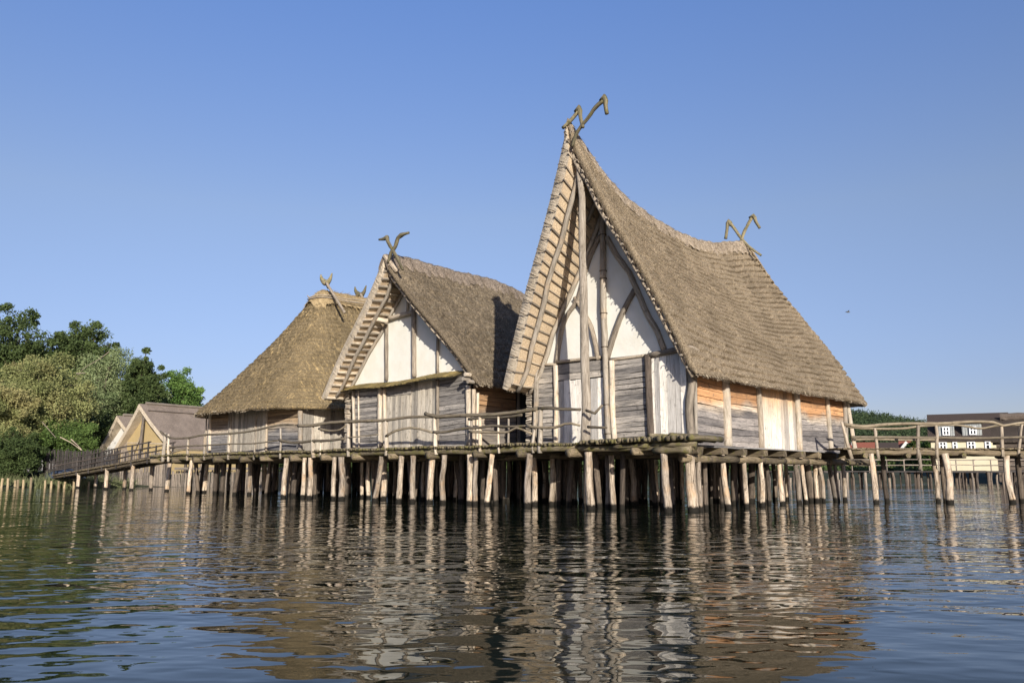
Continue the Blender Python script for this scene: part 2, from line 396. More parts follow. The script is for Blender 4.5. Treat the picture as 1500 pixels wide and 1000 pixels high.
    if not closed:
        for e, q in ((0, 1), (-1, -2)):
            t = (Gw[e]-Gw[q]); t /= np.linalg.norm(t, axis=1, keepdims=True); strip(Gw[e], Iw[e], t*.05, 1 if e else 0)
    # loose straws
    if straws:
        i = rng.integers(1, n-1, straws*2); wgt = sl[i, 0]*np.linalg.norm(G[i+1, nv//2]-G[i-1, nv//2], axis=1); keep = rng.random(len(i)) < wgt/np.percentile(wgt, 97); i = i[keep][:straws]
        j = np.clip((rng.random(len(i))**.85*(nv-1)).astype(int), 1, nv-2)
        fu, fv = rng.random(len(i))[:, None], rng.random(len(i))[:, None]
        P = Gw[i, j]*(1-fu)*(1-fv)+Gw[np.minimum(i+1, n-1), j]*fu*(1-fv)+Gw[i, j+1]*(1-fu)*fv+Gw[np.minimum(i+1, n-1), j+1]*fu*fv
        Nw = (N[..., 0:1]*LV+N[..., 1:2]*RV+N[..., 2:3]*ZV)[i, j]
        D = -ZV[None]+Nw*Nw[:, 2:3]; D /= np.linalg.norm(D, axis=1, keepdims=True)
        X = np.cross(Nw, D); D = D + X*rng.normal(size=(len(i), 1))*.3 + Nw*(rng.random((len(i), 1))*.2+.03); D /= np.linalg.norm(D, axis=1, keepdims=True)
        Ln = slen*(.5+rng.random((len(i), 1))); wd = blade*(.6+.8*rng.random((len(i), 1)))
        P0 = P + Nw*.005
        mb.quads(np.stack([P0-X*wd/2, P0+X*wd/2, P0+X*wd/5+D*Ln, P0-X*wd/5+D*Ln], 1), .1+.8*rng.random(len(i)), 0)
        # hanging tips along the eave
        k = straws//12; i = rng.integers(0, n-1, k); f = rng.random((k, 1)); P = Gw[i, -1]*(1-f)+Gw[i+1, -1]*f; q = rng.random((k, 1)); P = P*(1-q)+(Iw[i, -1]*(1-f)+Iw[i+1, -1]*f)*q
        D = w(dn)-w(np.zeros_like(dn)); D = D[i]+rng.normal(size=(k, 3))*.2; D /= np.linalg.norm(D, axis=1, keepdims=True); X = nrm(LV+RV)[None]*np.ones((k, 1)) if False else np.cross(D, rng.normal(size=(k, 3))); X /= np.linalg.norm(X, axis=1, keepdims=True)
        Ln = .03+.07*rng.random((k, 1)); mb.quads(np.stack([P-X*.008, P+X*.008, P+X*.003+D*Ln, P-X*.003+D*Ln], 1), .1+.9*rng.random(k), 1)
    return mb, base, N, I

def gable_loop(mid, hw_l, hw_r, ridge, fs_r, fs_l, be_s, ze, zfr=None, nu=230, nh=70, hipr=.25):
    """ridge: function s->z on [s0,s1]; loop: right front -> rear hip -> left front. eave s runs fs_r..be_s on the right, fs_l..be_s on the left"""
    s0, s1, zf = ridge; P = []
    for t in np.linspace(0, 1, nu):
        s = s0+(s1-s0)*t; P.append(((mid-.02, s, zf(s)), (mid-hw_r, fs_r+(be_s-.9-fs_r)*t, ze(t, 'r'))))
    for t in np.linspace(0, 1, nh)[1:-1]:
        a = math.pi*t                                          # round the rear
        c, sn = math.cos(a), math.sin(a); ex = 5.
        k = (abs(c)**ex+abs(sn)**ex)**(-1/ex)
        x = -c*k; y = sn*k
        hw = hw_r if x < 0 else hw_l
        P.append(((mid+.1*x, s1+.12*y, zf(s1)), (mid+hw*x, be_s-.5+.5*y if False else be_s-.9+ .9*y, ze(1, 'r')-.05)))
    for t in np.linspace(1, 0, nu):
        s = s0+(s1-s0)*t; P.append(((mid+.02, s, zf(s)), (mid+hw_l, fs_l+(be_s-.9-fs_l)*t, ze(t, 'l'))))
    return P
def roof_xz(mid, side, hw, ridge, fs, be_s, zev, prof, s, v):
    """point of the outer surface at plane s for slope parameter v"""
    s0, s1, zf = ridge
    a = s0+(fs-s0)*v; b = s1+(be_s-.9-s1)*v; t = (s-a)/(b-a)
    sr = s0+(s1-s0)*t; ze_ = zev(t, 'r' if side < 0 else 'l')
    return mid+side*hw*v, zf(sr)*(1-prof(v))+ze_*prof(v)

NV = 380
def build_roof(root, mid, hw_l, hw_r, ridge, fs_r, fs_l, be_s, ze, prof, thick, mats, ridge_mat, straws, seed, cap_w=.55, **kw):
    loop = gable_loop(mid, hw_l, hw_r, ridge, fs_r, fs_l, be_s, ze)
    n = len(loop); tk = np.array([thick[0]]*(n//2)+[thick[1]]*(n-n//2)); k = 30; h = n//2
    tk[h-k:h+k] = np.linspace(thick[0], thick[1], 2*k)
    mb, base, N, I = roof_shell(loop, NV, tk, prof, mid=mid, straws=straws, seed=seed, **kw)
    roof = mb.build('thatched_roof', mats, root, smooth=True)
    # ridge roll
    s0, s1, zf = ridge; ns = 160; m = 15; G = np.zeros((ns, m, 3)); UVc = np.zeros((ns, m, 2))
    for i, s in enumerate(np.linspace(s0-.03, s1+.35, ns)):
        sc = min(max(s, s0), s1)
        for j, q in enumerate(np.linspace(-1, 1, m)):
            hwq = hw_l if q > 0 else hw_r
            slope = (zf(sc)-ze(.5, 'l'))/hwq; dl = cap_w/math.sqrt(1+slope*slope)
            wob = 1+.25*math.sin(s*5.1+seed)*math.sin(s*2.3)+.18*math.sin(s*13+seed)
            x = q*dl*wob; z = zf(sc)-abs(x)*slope*1.02 + .11*(1-abs(q)**4)+.05*math.exp(-(q*3)**2) - max(0, s-s1)*1.1
            G[i, j] = (mid+x*(1+.25*(1-abs(q))), s, z+.03*math.sin(s*7+seed)*math.sin(s*3.1)+rng.normal()*.007); UVc[i, j] = (q*cap_w, s)
    Gw = O+G[..., 0:1]*LV+G[..., 1:2]*RV+G[..., 2:3]*ZV
    cb = MB(); cb.grid(Gw, UVc[..., ::-1], 0, .5)
    e = Gw[0]; cen = e.mean(0); 
    cb.add(np.vstack([e, e[::-1]-ZV*.25]), [list(range(m))+list(range(m, 2*m))], [[(q*.1, 0) for q in range(2*m)]], .4)
    k = int(straws*.12); i = rng.integers(0, ns-1, k); j = rng.integers(0, m-1, k); f = rng.random((k, 1)); P = Gw[i, j]*(1-f)+Gw[i+1, j+1]*f
    D = (Gw[i, j+1]-Gw[i, j])*np.sign(j-m/2+.5)[:, None]; D = nrm(D.mean(0))*0+D; D /= np.linalg.norm(D, axis=1, keepdims=True); D = D+rng.normal(size=(k, 3))*.3+ZV*.15; D /= np.linalg.norm(D, axis=1, keepdims=True)
    X = np.cross(D, rng.normal(size=(k, 3))); X /= np.linalg.norm(X, axis=1, keepdims=True); Ln = .06+.12*rng.random((k, 1))
    cb.quads(np.stack([P-X*.009, P+X*.009, P+X*.003+D*Ln, P-X*.003+D*Ln], 1), .1+.85*rng.random(k), 0)
    cb.build('ridge_cap', ridge_mat, roof, smooth=True)
    return roof, base, N, I, len(loop)

def underframe(root, I, nloop, mid, s_wall, batt_step, r_b, r_r, side, wl_mat, offs=(.42, 1.0), depth=1.7, ends=True, vlo=.05, vhi=.985):
    """battens and rafter poles on the underside of one front overhang. I: inner grid (l,s,z)"""
    row = I if side < 0 else I[::-1]
    nu = 230; A = row[:nu]; nvv = A.shape[1]
    def P(u_s, vi):                                        # inner surface at slope index vi, distance u_s behind the front edge
        line = A[:, vi]; d = line[:, 1]-line[0, 1]
        return np.array([np.interp(u_s, d, line[:, c]) for c in range(3)])
    inward = np.array([mid, 0, 0])
    L_ = np.linalg.norm(A[0, -1]-A[0, 0]); nb = int(L_/batt_step)
    for b in range(nb+1):
        vi = int((vlo+(vhi-vlo)*b/nb)*(nvv-1)); s_edge = A[0, vi, 1]; dp = max(.25, min(depth, s_wall-s_edge+.1))
        a, c, e = P(-.0, vi), P(dp*.5, vi), P(dp, vi)
        off = np.array([side*-1*r_b*.5, 0, -r_b*.5])
        j = rng.normal(size=3)*.02
        pts = [a+off+np.array([0, -.06 if ends else .05, 0]), c+off+j, e+off]
        mbm = MB(); mbm.tube([Wp(*p) for p in pts], [r_b*.9, r_b*(1+.2*rng.normal()), r_b*.9], 6, .08); mbm.build('batten', wl_mat, root)
    for of in offs:
        pts = []
        for v in np.linspace(.03, 1, 12):
            vi = min(nvv-1, int(v*(nvv-1))); s_edge = A[0, vi, 1]; room = s_wall-s_edge
            p = P(min(of*(1 if of < .5 else 1), max(.12, room-.12)) if of < .9 else max(.1, room-.02), vi)
            pts.append(Wp(*(p+np.array([-side*(r_b*1.4+r_r), 0, -r_r*.6])))+rng.normal(size=3)*.018)
        t = MB(); t.tube(pts, [r_r]*len(pts), 8, .07, step=.4); t.build('rafter', M['post' if side > 0 else 'post_grey'], root, smooth=True)

# ------------------------------------------------------------------ wall elements
def planks_h(mb, P, ax, out, w, z0, z1, hh=.17, th=.035, lean=0., tilt=0.):
    """horizontal boards: P = base point (z ignored), ax = direction, w = width"""
    z = z0
    while z < z1-.02:
        h = min(hh*(.75+.5*random.random()), z1-z)
        if z1-z-h < .07: h = z1-z
        c = P + ax*w/2 + out*(random.random()*.02); c = np.array([c[0], c[1], z+h/2])
        a2 = nrm(ax+ZV*(tilt+random.uniform(-.014, .014)))
        mb.box(c, a2, out, np.cross(a2, out), w/2, th, max(.02, h/2-random.uniform(.004, .013)), jit=.006, along='x'); z += h
def planks_v(mb, P, ax, out, w, z0, z1, ww=.2, th=.03):
    x = 0
    while x < w-.02:
        h = min(ww*(.7+.6*random.random()), w-x)
        if w-x-h < .06: h = w-x
        c = P + ax*(x+h/2) + out*(random.random()*.025); c = np.array([c[0], c[1], (z0+z1)/2+random.uniform(-.02, .02)])
        mb.box(c, ax, out, ZV, max(.02, h/2-.005), th, (z1-z0)/2, jit=.004, along='z'); x += h
def mesh_part(name, mat, parent, fn, smooth=False):
    mb = MB(); fn(mb); return mb.build(name, mat, parent, smooth)
def post(name, root, mat, pts, r, seg=9, step=.5, rough=.07):
    mb = MB(); mb.tube(pts, r, seg, rough+.03, step=step*.6); return mb.build(name, mat, root, smooth=True)
def bindings(mb, pts, r, every=.7, mi=1):
    pts = [np.asarray(p, float) for p in pts]
    for a, b in zip(pts[:-1], pts[1:]):
        L_ = np.linalg.norm(b-a); k = int(L_/every+random.random()); t = nrm(b-a)
        for i in range(k):
            c = a+(b-a)*((i+random.random())/max(1, k)); mb.tube([c-t*.012, c+t*.012], [r*1.1, r*1.1], 9, .02, mi=mi)
def log_ends(mb, l, s0, z0, z1, out_l):
    z = z0
    while z < z1:
        h = random.uniform(.05, .09)
        mb.box(Wp(l+out_l*.5, s0+random.uniform(-.03, .03), z+h/2), LV+RV*random.uniform(-.1, .1)+ZV*random.uniform(-.15, .15), RV, ZV, .09+random.random()*.03, .08, h/2-.008, jit=.008); z += h+.012
def extr_poly(mb, poly_lz, s, th, mi=0):
    """flat wall polygon in the (l,z) plane with thickness th going back from s, front side finely filled by a fan"""
    n = len(poly_lz); A = [Wp(l, s, z) for l, z in poly_lz]; B = [Wp(l, s+th, z) for l, z in poly_lz]
    fs = [list(range(n))[::-1], list(range(n, 2*n))]; us = [[(l, z) for l, z in poly_lz][::-1], [(l, z) for l, z in poly_lz]]
    for i in range(n):
        j = (i+1) % n; fs.append([i, j, n+j, n+i]); us.append([(0, 0), (1, 0), (1, .1), (0, .1)])
    mb.add(A+B, fs, us, .5, mi)

lin = lambda v: v
def flare(v): return v + .035*np.sin(np.pi*v)*0 + .02*np.sin(2*np.pi*np.asarray(v))

# ================================================================== THE BIG HOUSE
zr_pts = ([-2.02, -.81, .61, 2.36, 4.28, 7.53, 10.3, 10.9], [12.88, 12.02, 11.25, 10.78, 10.52, 10.58, 11.2, 11.3])
def smooth_interp(xs, ys):
    xs = np.array(xs); ys = np.array(ys); d = np.gradient(ys, xs)
    def f(s):
        s = min(max(s, xs[0]), xs[-1]); i = min(int(np.searchsorted(xs, s, side='right'))-1, len(xs)-2); h = xs[i+1]-xs[i]; t = (s-xs[i])/h
        return float((2*t**3-3*t**2+1)*ys[i]+(t**3-2*t**2+t)*h*d[i]+(-2*t**3+3*t**2)*ys[i+1]+(t**3-t**2)*h*d[i+1])
    return f
W1 = 6.16; mid1 = 3.08
H1 = thing('pile_house', Wp(3.08, 6, DECK), 'tallest thatched house with sweeping saddle roof, white gable front, at the right of the platform', 'house', 'thatched houses on the platform')
rid1 = (-2.05, 10.8, smooth_interp(*zr_pts)); ze1 = lambda t, sd_: 4.16
build = dict(mid=mid1, hw_l=3.85, hw_r=3.75, ridge=rid1, fs_r=-.5, fs_l=-1.15, be_s=14.75, ze=ze1, prof=flare)
roof1, base1, N1, I1, n1 = build_roof(H1, thick=(.24, .46), mats=[M['th_main'], M['th_edge'], M['th_under']], ridge_mat=M['th_ridge'], straws=30000, seed=3, cap_w=.42, course=.28, amp=.045, rough=.022, blade=.013, slen=.06, groove=.14, **build)
# plaster gable
def gable_poly(mid, hl, hr, rid, fsr, fsl, be, ze, prof, zb, inset, wl, wr, s=0):
    pr, pl = [], []
    for v in np.linspace(.02, .99, 26):
        x, z = roof_xz(mid, -1, hr, rid, fsr, be, ze, prof, s, v); 
        if z-inset*1.2 > zb and mid-x > inset*.7: pr.append((max(x+inset*.7, mid-wr), z-inset*.9))
        x, z = roof_xz(mid, 1, hl, rid, fsl, be, ze, prof, s, v)
        if z-inset*1.2 > zb and x-mid > inset*.7: pl.append((min(x-inset*.7, mid+wl), z-inset*.9))
    return [(mid-wr, zb)]+pr[::-1]+[(mid, max(pr[0][1], pl[0][1])+.12)]+pl+[(mid+wl, zb)]
gp = gable_poly(mid1, 3.85, 3.75, rid1, -.5, -1.15, 14.75, ze1, flare, 5.02, .22, 3.08, 3.08)
mesh_part('gable_wall', M['plaster'], H1, lambda mb: extr_poly(mb, gp, .02, .16))
mesh_part('inner_wall', M['dark_inside'], H1, lambda mb: (mb.box(Wp(3.08, .13, 3.55), LV, RV, ZV, 3.05, .05, 1.47), mb.box(Wp(.14, 6.4, 3.3), RV, LV, ZV, 6.2, .04, 1.25), mb.box(Wp(6.02, 6.4, 3.3), RV, LV, ZV, 6.2, .04, 1.25), mb.box(Wp(3.08, 12.65, 3.3), LV, RV, ZV, 2.9, .05, 1.25)))
out = -RV
def hpanel(root, x0, x1, s, z0, z1, mat, tilt=0., hh=.17, name='plank_panel'):
    a, b = fl(x1, 600, s), fl(x0, 600, s)
    mesh_part(name, mat, root, lambda mb: planks_h(mb, Wp(a, s, 0), LV, out, b-a, z0, z1, hh, tilt=tilt))
def vpanel(root, x0, x1, s, z0, z1, mat, ww=.2, name='board_door'):
    a, b = fl(x1, 600, s), fl(x0, 600, s)
    return mesh_part(name, mat, root, lambda mb: planks_v(mb, Wp(a, s, 0), LV, out, b-a, z0, z1, ww))
hpanel(H1, 789, 813, 0, 2.12, 5.02, M['plank'])
vpanel(H1, 816, 886, 0, 2.12, 4.38, M['door'], .3)
hpanel(H1, 814, 888, 0, 4.40, 4.98, M['plank'], hh=.3, name='door_lintel')
hpanel(H1, 896, 949, 0, 2.12, 5.02, M['plank_blue'], tilt=-.03)
vpanel(H1, 954, 1008, 0, 2.12, 4.95, M['door'], .26)
# posts on the front
def fpost(root, name, mat, pxs, r, s=-.08, seg=9, bind=0):
    pts = [fr(x, y, s) for x, y in pxs]; mb = MB(); mb.tube(pts, np.asarray(r)*.9 if not np.isscalar(r) else r*.88, seg, .11, step=.28)
    if bind: bindings(mb, pts, float(np.mean(r)), bind)
    return mb.build(name, [mat, M['cord']], root, smooth=True), pts
fpost(H1, 'post', M['post'], [(781, 650), (785, 600), (786, 530)], .11)
fpost(H1, 'post', M['post'], [(814, 650), (815, 590), (814, 535)], .10)
fpost(H1, 'post', M['post'], [(901, 650), (897, 600), (896, 528)], .11)
fpost(H1, 'post', M['post_dark'], [(954, 645), (951, 580), (949, 519)], .14)
fpost(H1, 'corner_post', M['post_grey'], [(1013, 648), (1009, 600), (1013, 560), (1011, 515)], .15, s=-.06)
fpost(H1, 'corner_post', M['post'], [(1020, 652), (1019, 600), (1018, 535)], .07, s=.12)
_, kp = fpost(H1, 'king_post', M['post'], [(892, 648), (888, 560), (884, 450), (883, 350), (881, 282)], [.13, .13, .125, .12, .11], s=-.1, bind=1.3)
# free-standing front pole
poleB = [fr(858, 652, -1.3), fr(859, 600, -1.3), fr(857, 520, -1.35), fr(855, 430, -1.45), fr(853, 350, -1.5), fr(853, 290, -1.6), fr(845, 232, -1.7)]
mb = MB(); mb.tube(poleB, [.165, .16, .145, .13, .12, .11, .08], 10, .09, step=.5); mb.build('front_pole', M['pole'], H1, smooth=True)
for pxs, r in [([(889, 348), (904, 375), (922, 399), (926, 408), (936, 432), (948, 460), (962, 484), (973, 513)], .10),
               ([(879, 346), (868, 368), (858, 396), (847, 438), (833, 458), (823, 482), (815, 532)], .085),
               ([(842, 436), (862, 470), (870, 495), (876, 527)], .085),
               ([(930, 424), (917, 448), (907, 470), (897, 500), (889, 527)], .095)]:
    q = [fr(x, y, -.03) for x, y in pxs]; post('curved_brace', H1, M['post_grey'], q, r, seg=8, step=.35)
for a, b, r in [((950, 521), (1006, 509), .10), ((790, 535), (815, 533), .05), ((816, 530), (880, 523), .06), ((894, 527), (949, 520), .045)]:
    q = [fr(*a, -.06), fr(*b, -.06)]; post('tie_beam', H1, M['post_grey'], q, r)
post('collar_brace', H1, M['pole'], [fr(860, 325, -.4), fr(880, 278, -.7)], .08)
for z in (4.72, 5.02): mesh_part('purlin', M['post_grey'], H1, lambda mb: mb.tube([Wp(-.22, -.45, z), Wp(-.22, .5, z)], .10, 8, .05))
mesh_part('log_corner', M['post'], H1, lambda mb: log_ends(mb, fl(781), -.02, 2.12, 4.6, .3))
underframe(H1, I1, n1, mid1, -.05, .43, .04, .085, 1, M['post_grey'], offs=(.38, 1.0), vhi=.97)
underframe(H1, I1, n1, mid1, -.05, .40, .035, .075, -1, M['pole'], offs=(.12, .75), vhi=.97)
# cords down the barge edges
def barge_cords(G, idx, step, name, root, toward):
    for vi in range(12, 368, step*5):
        mb = MB()
        p = Wp(*G[idx, vi]); q = Wp(*I1x[idx, vi]); mid = (p+q)/2-RV*.12
        mb.tube([p-RV*.02, mid+(p-q)*.25, mid, mid-(p-q)*.25, q-RV*.02], .013, 5, .1)
        mb.build(name, M['cord'], root)
I1x = I1; barge_cords(base1, -1, 4, 'binding', H1, 1)
def edge_knots(G, idx, root, r=.055):
    for vi in range(20, 369, 13):
        mb = MB()
        p = Wp(*G[idx, vi])-RV*.10-ZV*.08; a = np.linspace(0, 2*math.pi, 9)
        mb.tube([p+LV*math.cos(t)*r+ZV*math.sin(t)*r*1.5+RV*.02*t for t in a], .012, 5, .1)
        mb.build('binding', M['cord'], root)
edge_knots(I1, 0, H1)
# right side wall
def swall(px0, px1, z0, z1, mat, kind='h', ww=.22, tilt=0.):
    a, b = ss(px0), ss(px1)
    P = Wp(0, a, 0); nm = 'plank_panel' if kind == 'h' else 'board_panel'
    if kind == 'h': mesh_part(nm, mat, H1, lambda mb: planks_h(mb, P, RV, -LV, b-a, z0, z1, ww, tilt=tilt))
    else: mesh_part(nm, mat, H1, lambda mb: planks_v(mb, P, RV, -LV, b-a, z0, z1, ww))
swall(1019, 1060, 1.98, 4.62, M['plank_side'], tilt=-.035); swall(1062, 1108, 1.98, 4.62, M['plank_side'])
swall(1110, 1168, 1.98, 4.62, M['door_side'], 'v', .34); swall(1168, 1209, 1.98, 4.62, M['plank_side'], tilt=.01); swall(1209, 1234, 1.98, 4.62, M['plank_side'])
for (xt, xb, r, mt) in [(1059, 1062, .15, 'post'), (1107, 1112, .10, 'post_grey'), (1163, 1168, .12, 'post'), (1207, 1214, .11, 'post'), (1233, 1236, .10, 'post')]:
    a, b = ss(xt, 580), ss(xb, 655); post('post', H1, M[mt], [Wp(-.09, b, 1.96), Wp(-.09, (a+b)/2+.04, 3.2), Wp(-.09, a, 4.5)], r)
post('post', H1, M['post'], [Wp(-.2, 13.6, 1.96), Wp(-.1, 13.2, 4.5)], .09)
mesh_part('wall_plate', M['post_grey'], H1, lambda mb: mb.tube([Wp(-.05, .1, 4.55), Wp(-.05, 13.2, 4.55)], .09, 8, .05, step=1))
# finials
def finial(root, cr, arms, s, mat=M['finial'], r=.085):
    for pts, rad in arms:
        rad = [q*.82 for q in rad]
        q = [fr(x, y, s+(i % 2)*.0) for i, (x, y) in enumerate(pts)]
        mb = MB(); mb.tube(q, rad, 9, .1, step=.12); mb.build('ridge_finial', mat, root, smooth=True)
finial(H1, None, [([(838, 215), (846, 193), (862, 172), (872, 158), (884, 147)], [.07, .08, .08, .085, .10]),
                  ([(880, 149), (886, 143), (887, 155), (889, 167)], [.10, .13, .085, .08]),
                  ([(824, 188), (833, 180), (840, 172), (847, 163)], [.07, .08, .085, .09]),
                  ([(843, 165), (849, 158), (850, 170), (854, 187)], [.10, .125, .08, .07])], -2.12)
finial(H1, None, [([(1115, 374), (1098, 362), (1085, 348), (1078, 338), (1069, 326)], [.06, .07, .08, .08, .09]),
                  ([(1071, 330), (1067, 324), (1065, 336), (1063, 350)], [.10, .125, .085, .08]),
                  ([(1084, 360), (1088, 345), (1094, 332), (1102, 318)], [.08, .09, .085, .09]),
                  ([(1098, 320), (1104, 316), (1107, 324), (1113, 334)], [.10, .125, .085, .08])], 10.6)

# ================================================================== THE MIDDLE HOUSE
l2a, l2b = fl(690), fl(516); W2 = l2b-l2a; mid2 = (l2a+l2b)/2
H2 = thing('pile_house', Wp(mid2, 5, DECK), 'middle thatched house with white gable above a narrow golden board canopy and curved railings', 'house', 'thatched houses on the platform')
rid2 = (-1.45, 8.6, smooth_interp([-1.45, -.8, .8, 3, 5, 7.2, 8.6], [10.10, 10.22, 10.22, 10.18, 10.22, 9.95, 9.6]))
ze2 = lambda t, sd_: 4.55
b2 = dict(mid=mid2, hw_l=W2/2+1.05, hw_r=W2/2+.75, ridge=rid2, fs_r=-.25, fs_l=-.95, be_s=10.2, ze=ze2, prof=flare)
roof2, base2, N2, I2, n2 = build_roof(H2, thick=(.22, .40), mats=[M['th_mid'], M['th_edge'], M['th_under']], ridge_mat=M['th_ridge_mid'], straws=34000, seed=11, cap_w=.6, course=.5, amp=.03, rough=.06, blade=.013, slen=.12, groove=.03, **b2)
gp2 = gable_poly(mid2, b2['hw_l'], b2['hw_r'], rid2, -.25, -.95, 10.2, ze2, flare, 4.9, .2, W2/2, W2/2)
mesh_part('gable_wall', M['plaster'], H2, lambda mb: extr_poly(mb, gp2, .02, .16))
mesh_part('inner_wall', M['dark_inside'], H2, lambda mb: (mb.box(Wp(mid2, .13, 3.5), LV, RV, ZV, W2/2-.03, .05, 1.42), mb.box(Wp(l2a+.14, 4.6, 3.3), RV, LV, ZV, 4.4, .04, 1.3), mb.box(Wp(l2b-.14, 4.6, 3.3), RV, LV, ZV, 4.4, .04, 1.3), mb.box(Wp(mid2, 9.1, 3.3), LV, RV, ZV, W2/2-.2, .05, 1.3)))
hpanel(H2, 521, 556, 0, 2.12, 4.92, M['plank_blue'], tilt=-.01); hpanel(H2, 566, 602, 0, 4.42, 4.92, M['plank'], hh=.35, name='door_lintel')
vpanel(H2, 567, 602, 0, 2.12, 4.40, M['door_grey'], .26); vpanel(H2, 602, 639, .03, 2.12, 4.92, M['door_grey'], .22, 'board_panel'); hpanel(H2, 643, 685, 0, 2.12, 4.92, M['plank_blue'], tilt=-.05)
for pxs, r, mt in [([(519, 655), (518, 600), (517, 572)], .09, 'post'), ([(526, 655), (525, 572)], .05, 'post'), ([(557, 655), (557, 565)], .14, 'post'), ([(564, 655), (563, 568)], .10, 'post'), ([(641, 652), (641, 555)], .07, 'post_grey'), ([(687, 652), (686, 565)], .12, 'post'), ([(694, 652), (694, 570)], .10, 'post_grey'), ([(699, 652), (700, 575)], .07, 'post')]:
    fpost(H2, 'post', M[mt], pxs, r)
for pxs, r in [([(566, 557), (566, 472)], .10), ([(607, 552), (606, 450), (604, 438)], .12), ([(641, 548), (641, 492)], .07), ([(597, 458), (597, 415)], .06), ([(609, 440), (602, 425)], .05)]:
    fpost(H2, 'gable_post', M['post_grey'], pxs, r)
q = [fr(536, 462, -1.0), fr(551, 467, -.7), fr(568, 470, -.4)]; post('tie_beam', H2, M['pole'], q, .10)
post('tie_beam', H2, M['pole'], [fr(568, 467, -.1), fr(590, 461, -.1), fr(606, 457, -.1)], .10)
underframe(H2, I2, n2, mid2, -.05, .36, .06, .075, 1, M['pole'], offs=(.42, 1.0), vhi=.97)
underframe(H2, I2, n2, mid2, -.05, .42, .045, .06, -1, M['post_dark'], offs=(.12,), vhi=.97)
I1x = I2
# canopy of split boards over the door band
def canopy(mb):
    x0, x1 = fl(672, 548, -.3), fl(505, 568, -.3); x = x0
    while x < x1:
        w = random.uniform(.12, .2); t = (x-x0)/(x1-x0); z = 5.06-.14*t+.05*math.sin(t*9)
        a = nrm(-RV*1-ZV*.42+LV*random.uniform(-.06, .06)); c = Wp(x+w/2, -.25, z-.02)
        mb.box(c, a, LV, np.cross(a, LV), .36+random.random()*.05, w/2-.005, .018, jit=.006); x += w
mesh_part('door_canopy', M['shingle'], H2, canopy)
# twisted binding of plank ends at the left corner, side wall towards the big house
mesh_part('log_corner', M['post'], H2, lambda mb: log_ends(mb, fl(513), -.02, 2.12, 4.9, .3))
mesh_part('plank_panel', M['plank_side2'], H2, lambda mb: planks_h(mb, Wp(l2a, .15, 0), RV, -LV, 2.45, 2.05, 4.9, .2))
mesh_part('plank_panel', M['grey_panel'], H2, lambda mb: planks_v(mb, Wp(l2a, 2.85, 0), RV, -LV, 5.9, 2.05, 4.9, .9))
post('post', H2, M['post_grey'], [Wp(l2a-.08, 2.72, 2.05), Wp(l2a-.08, 2.72, 4.9)], .09)
mesh_part('plank_panel', M['plank'], H2, lambda mb: planks_h(mb, Wp(l2b, .15, 0), RV, LV, 8.7, 2.05, 4.9, .22))
for l, z in [(l2a-.15, 4.75), (l2a-.42, 4.62), (l2a-.3, 4.9), (l2b+.35, 4.85), (l2b+.7, 4.55)]: mesh_part('purlin', M['post'], H2, lambda mb: mb.tube([Wp(l, -.35-random.random()*.3, z), Wp(l, .5, z)], .08, 8, .06))
# carved bird-like crossing finials
finial(H2, None, [([(590, 395), (582, 378), (574, 364), (568, 353), (567, 348), (563, 350), (555, 351)], [.06, .09, .10, .09, .13, .09, .045]),
                  ([(568, 385), (573, 370), (579, 361), (583, 349), (587, 345), (592, 343), (599, 341)], [.06, .09, .10, .10, .12, .08, .06])], -1.5)
bx = [Wp(mid2, -1.45, 10.2), Wp(*(base2[2, 48]+np.array([-.05, -.05, .12])))]
post('barge_board', H2, M['post_grey'], [bx[0], bx[1]], .10)

# ================================================================== THE LEFT HOUSE (hipped all round)
l3a, l3b = fl(440), fl(305); mid3 = (l3a+l3b)/2; hw3 = (l3b-l3a)/2
H3 = thing('pile_house', Wp(mid3, 5, DECK), 'hipped thatched house with golden straw ridge and forked wooden finial, leftmost on the platform', 'house', 'thatched houses on the platform')
Lp = []; r0, r1, zr3 = 4.2, 7.9, 11.35; cs, hs = 5.6, 7.1; NL = 420
for t in np.linspace(0, 1, NL):
    a = 2*math.pi*t + math.pi*.75; ex = 4.2; c, sn = math.cos(a), math.sin(a); k = (abs(c)**ex+abs(sn)**ex)**(-1/ex)
    x, y = c*k, sn*k
    ey = y*(hs); sr = min(max(cs+y*hs*.55*.62, r0), r1)
    Lp.append(((mid3-.35*c, sr+.35*sn, zr3-.05), (mid3-x*(hw3+1.25), cs+ey, 4.32)))
prof3 = lambda v: np.asarray(v)**.93 + .03*np.sin(np.pi*np.asarray(v))
mb, base3, N3, I3 = roof_shell(Lp, 260, .38, prof3, course=.30, amp=.05, rough=.05, closed=True, groove=.08, straws=45000, blade=.014, seed=21)
roof3 = mb.build('thatched_roof', [M['th_left'], M['th_edge'], M['th_under']], H3, smooth=True)
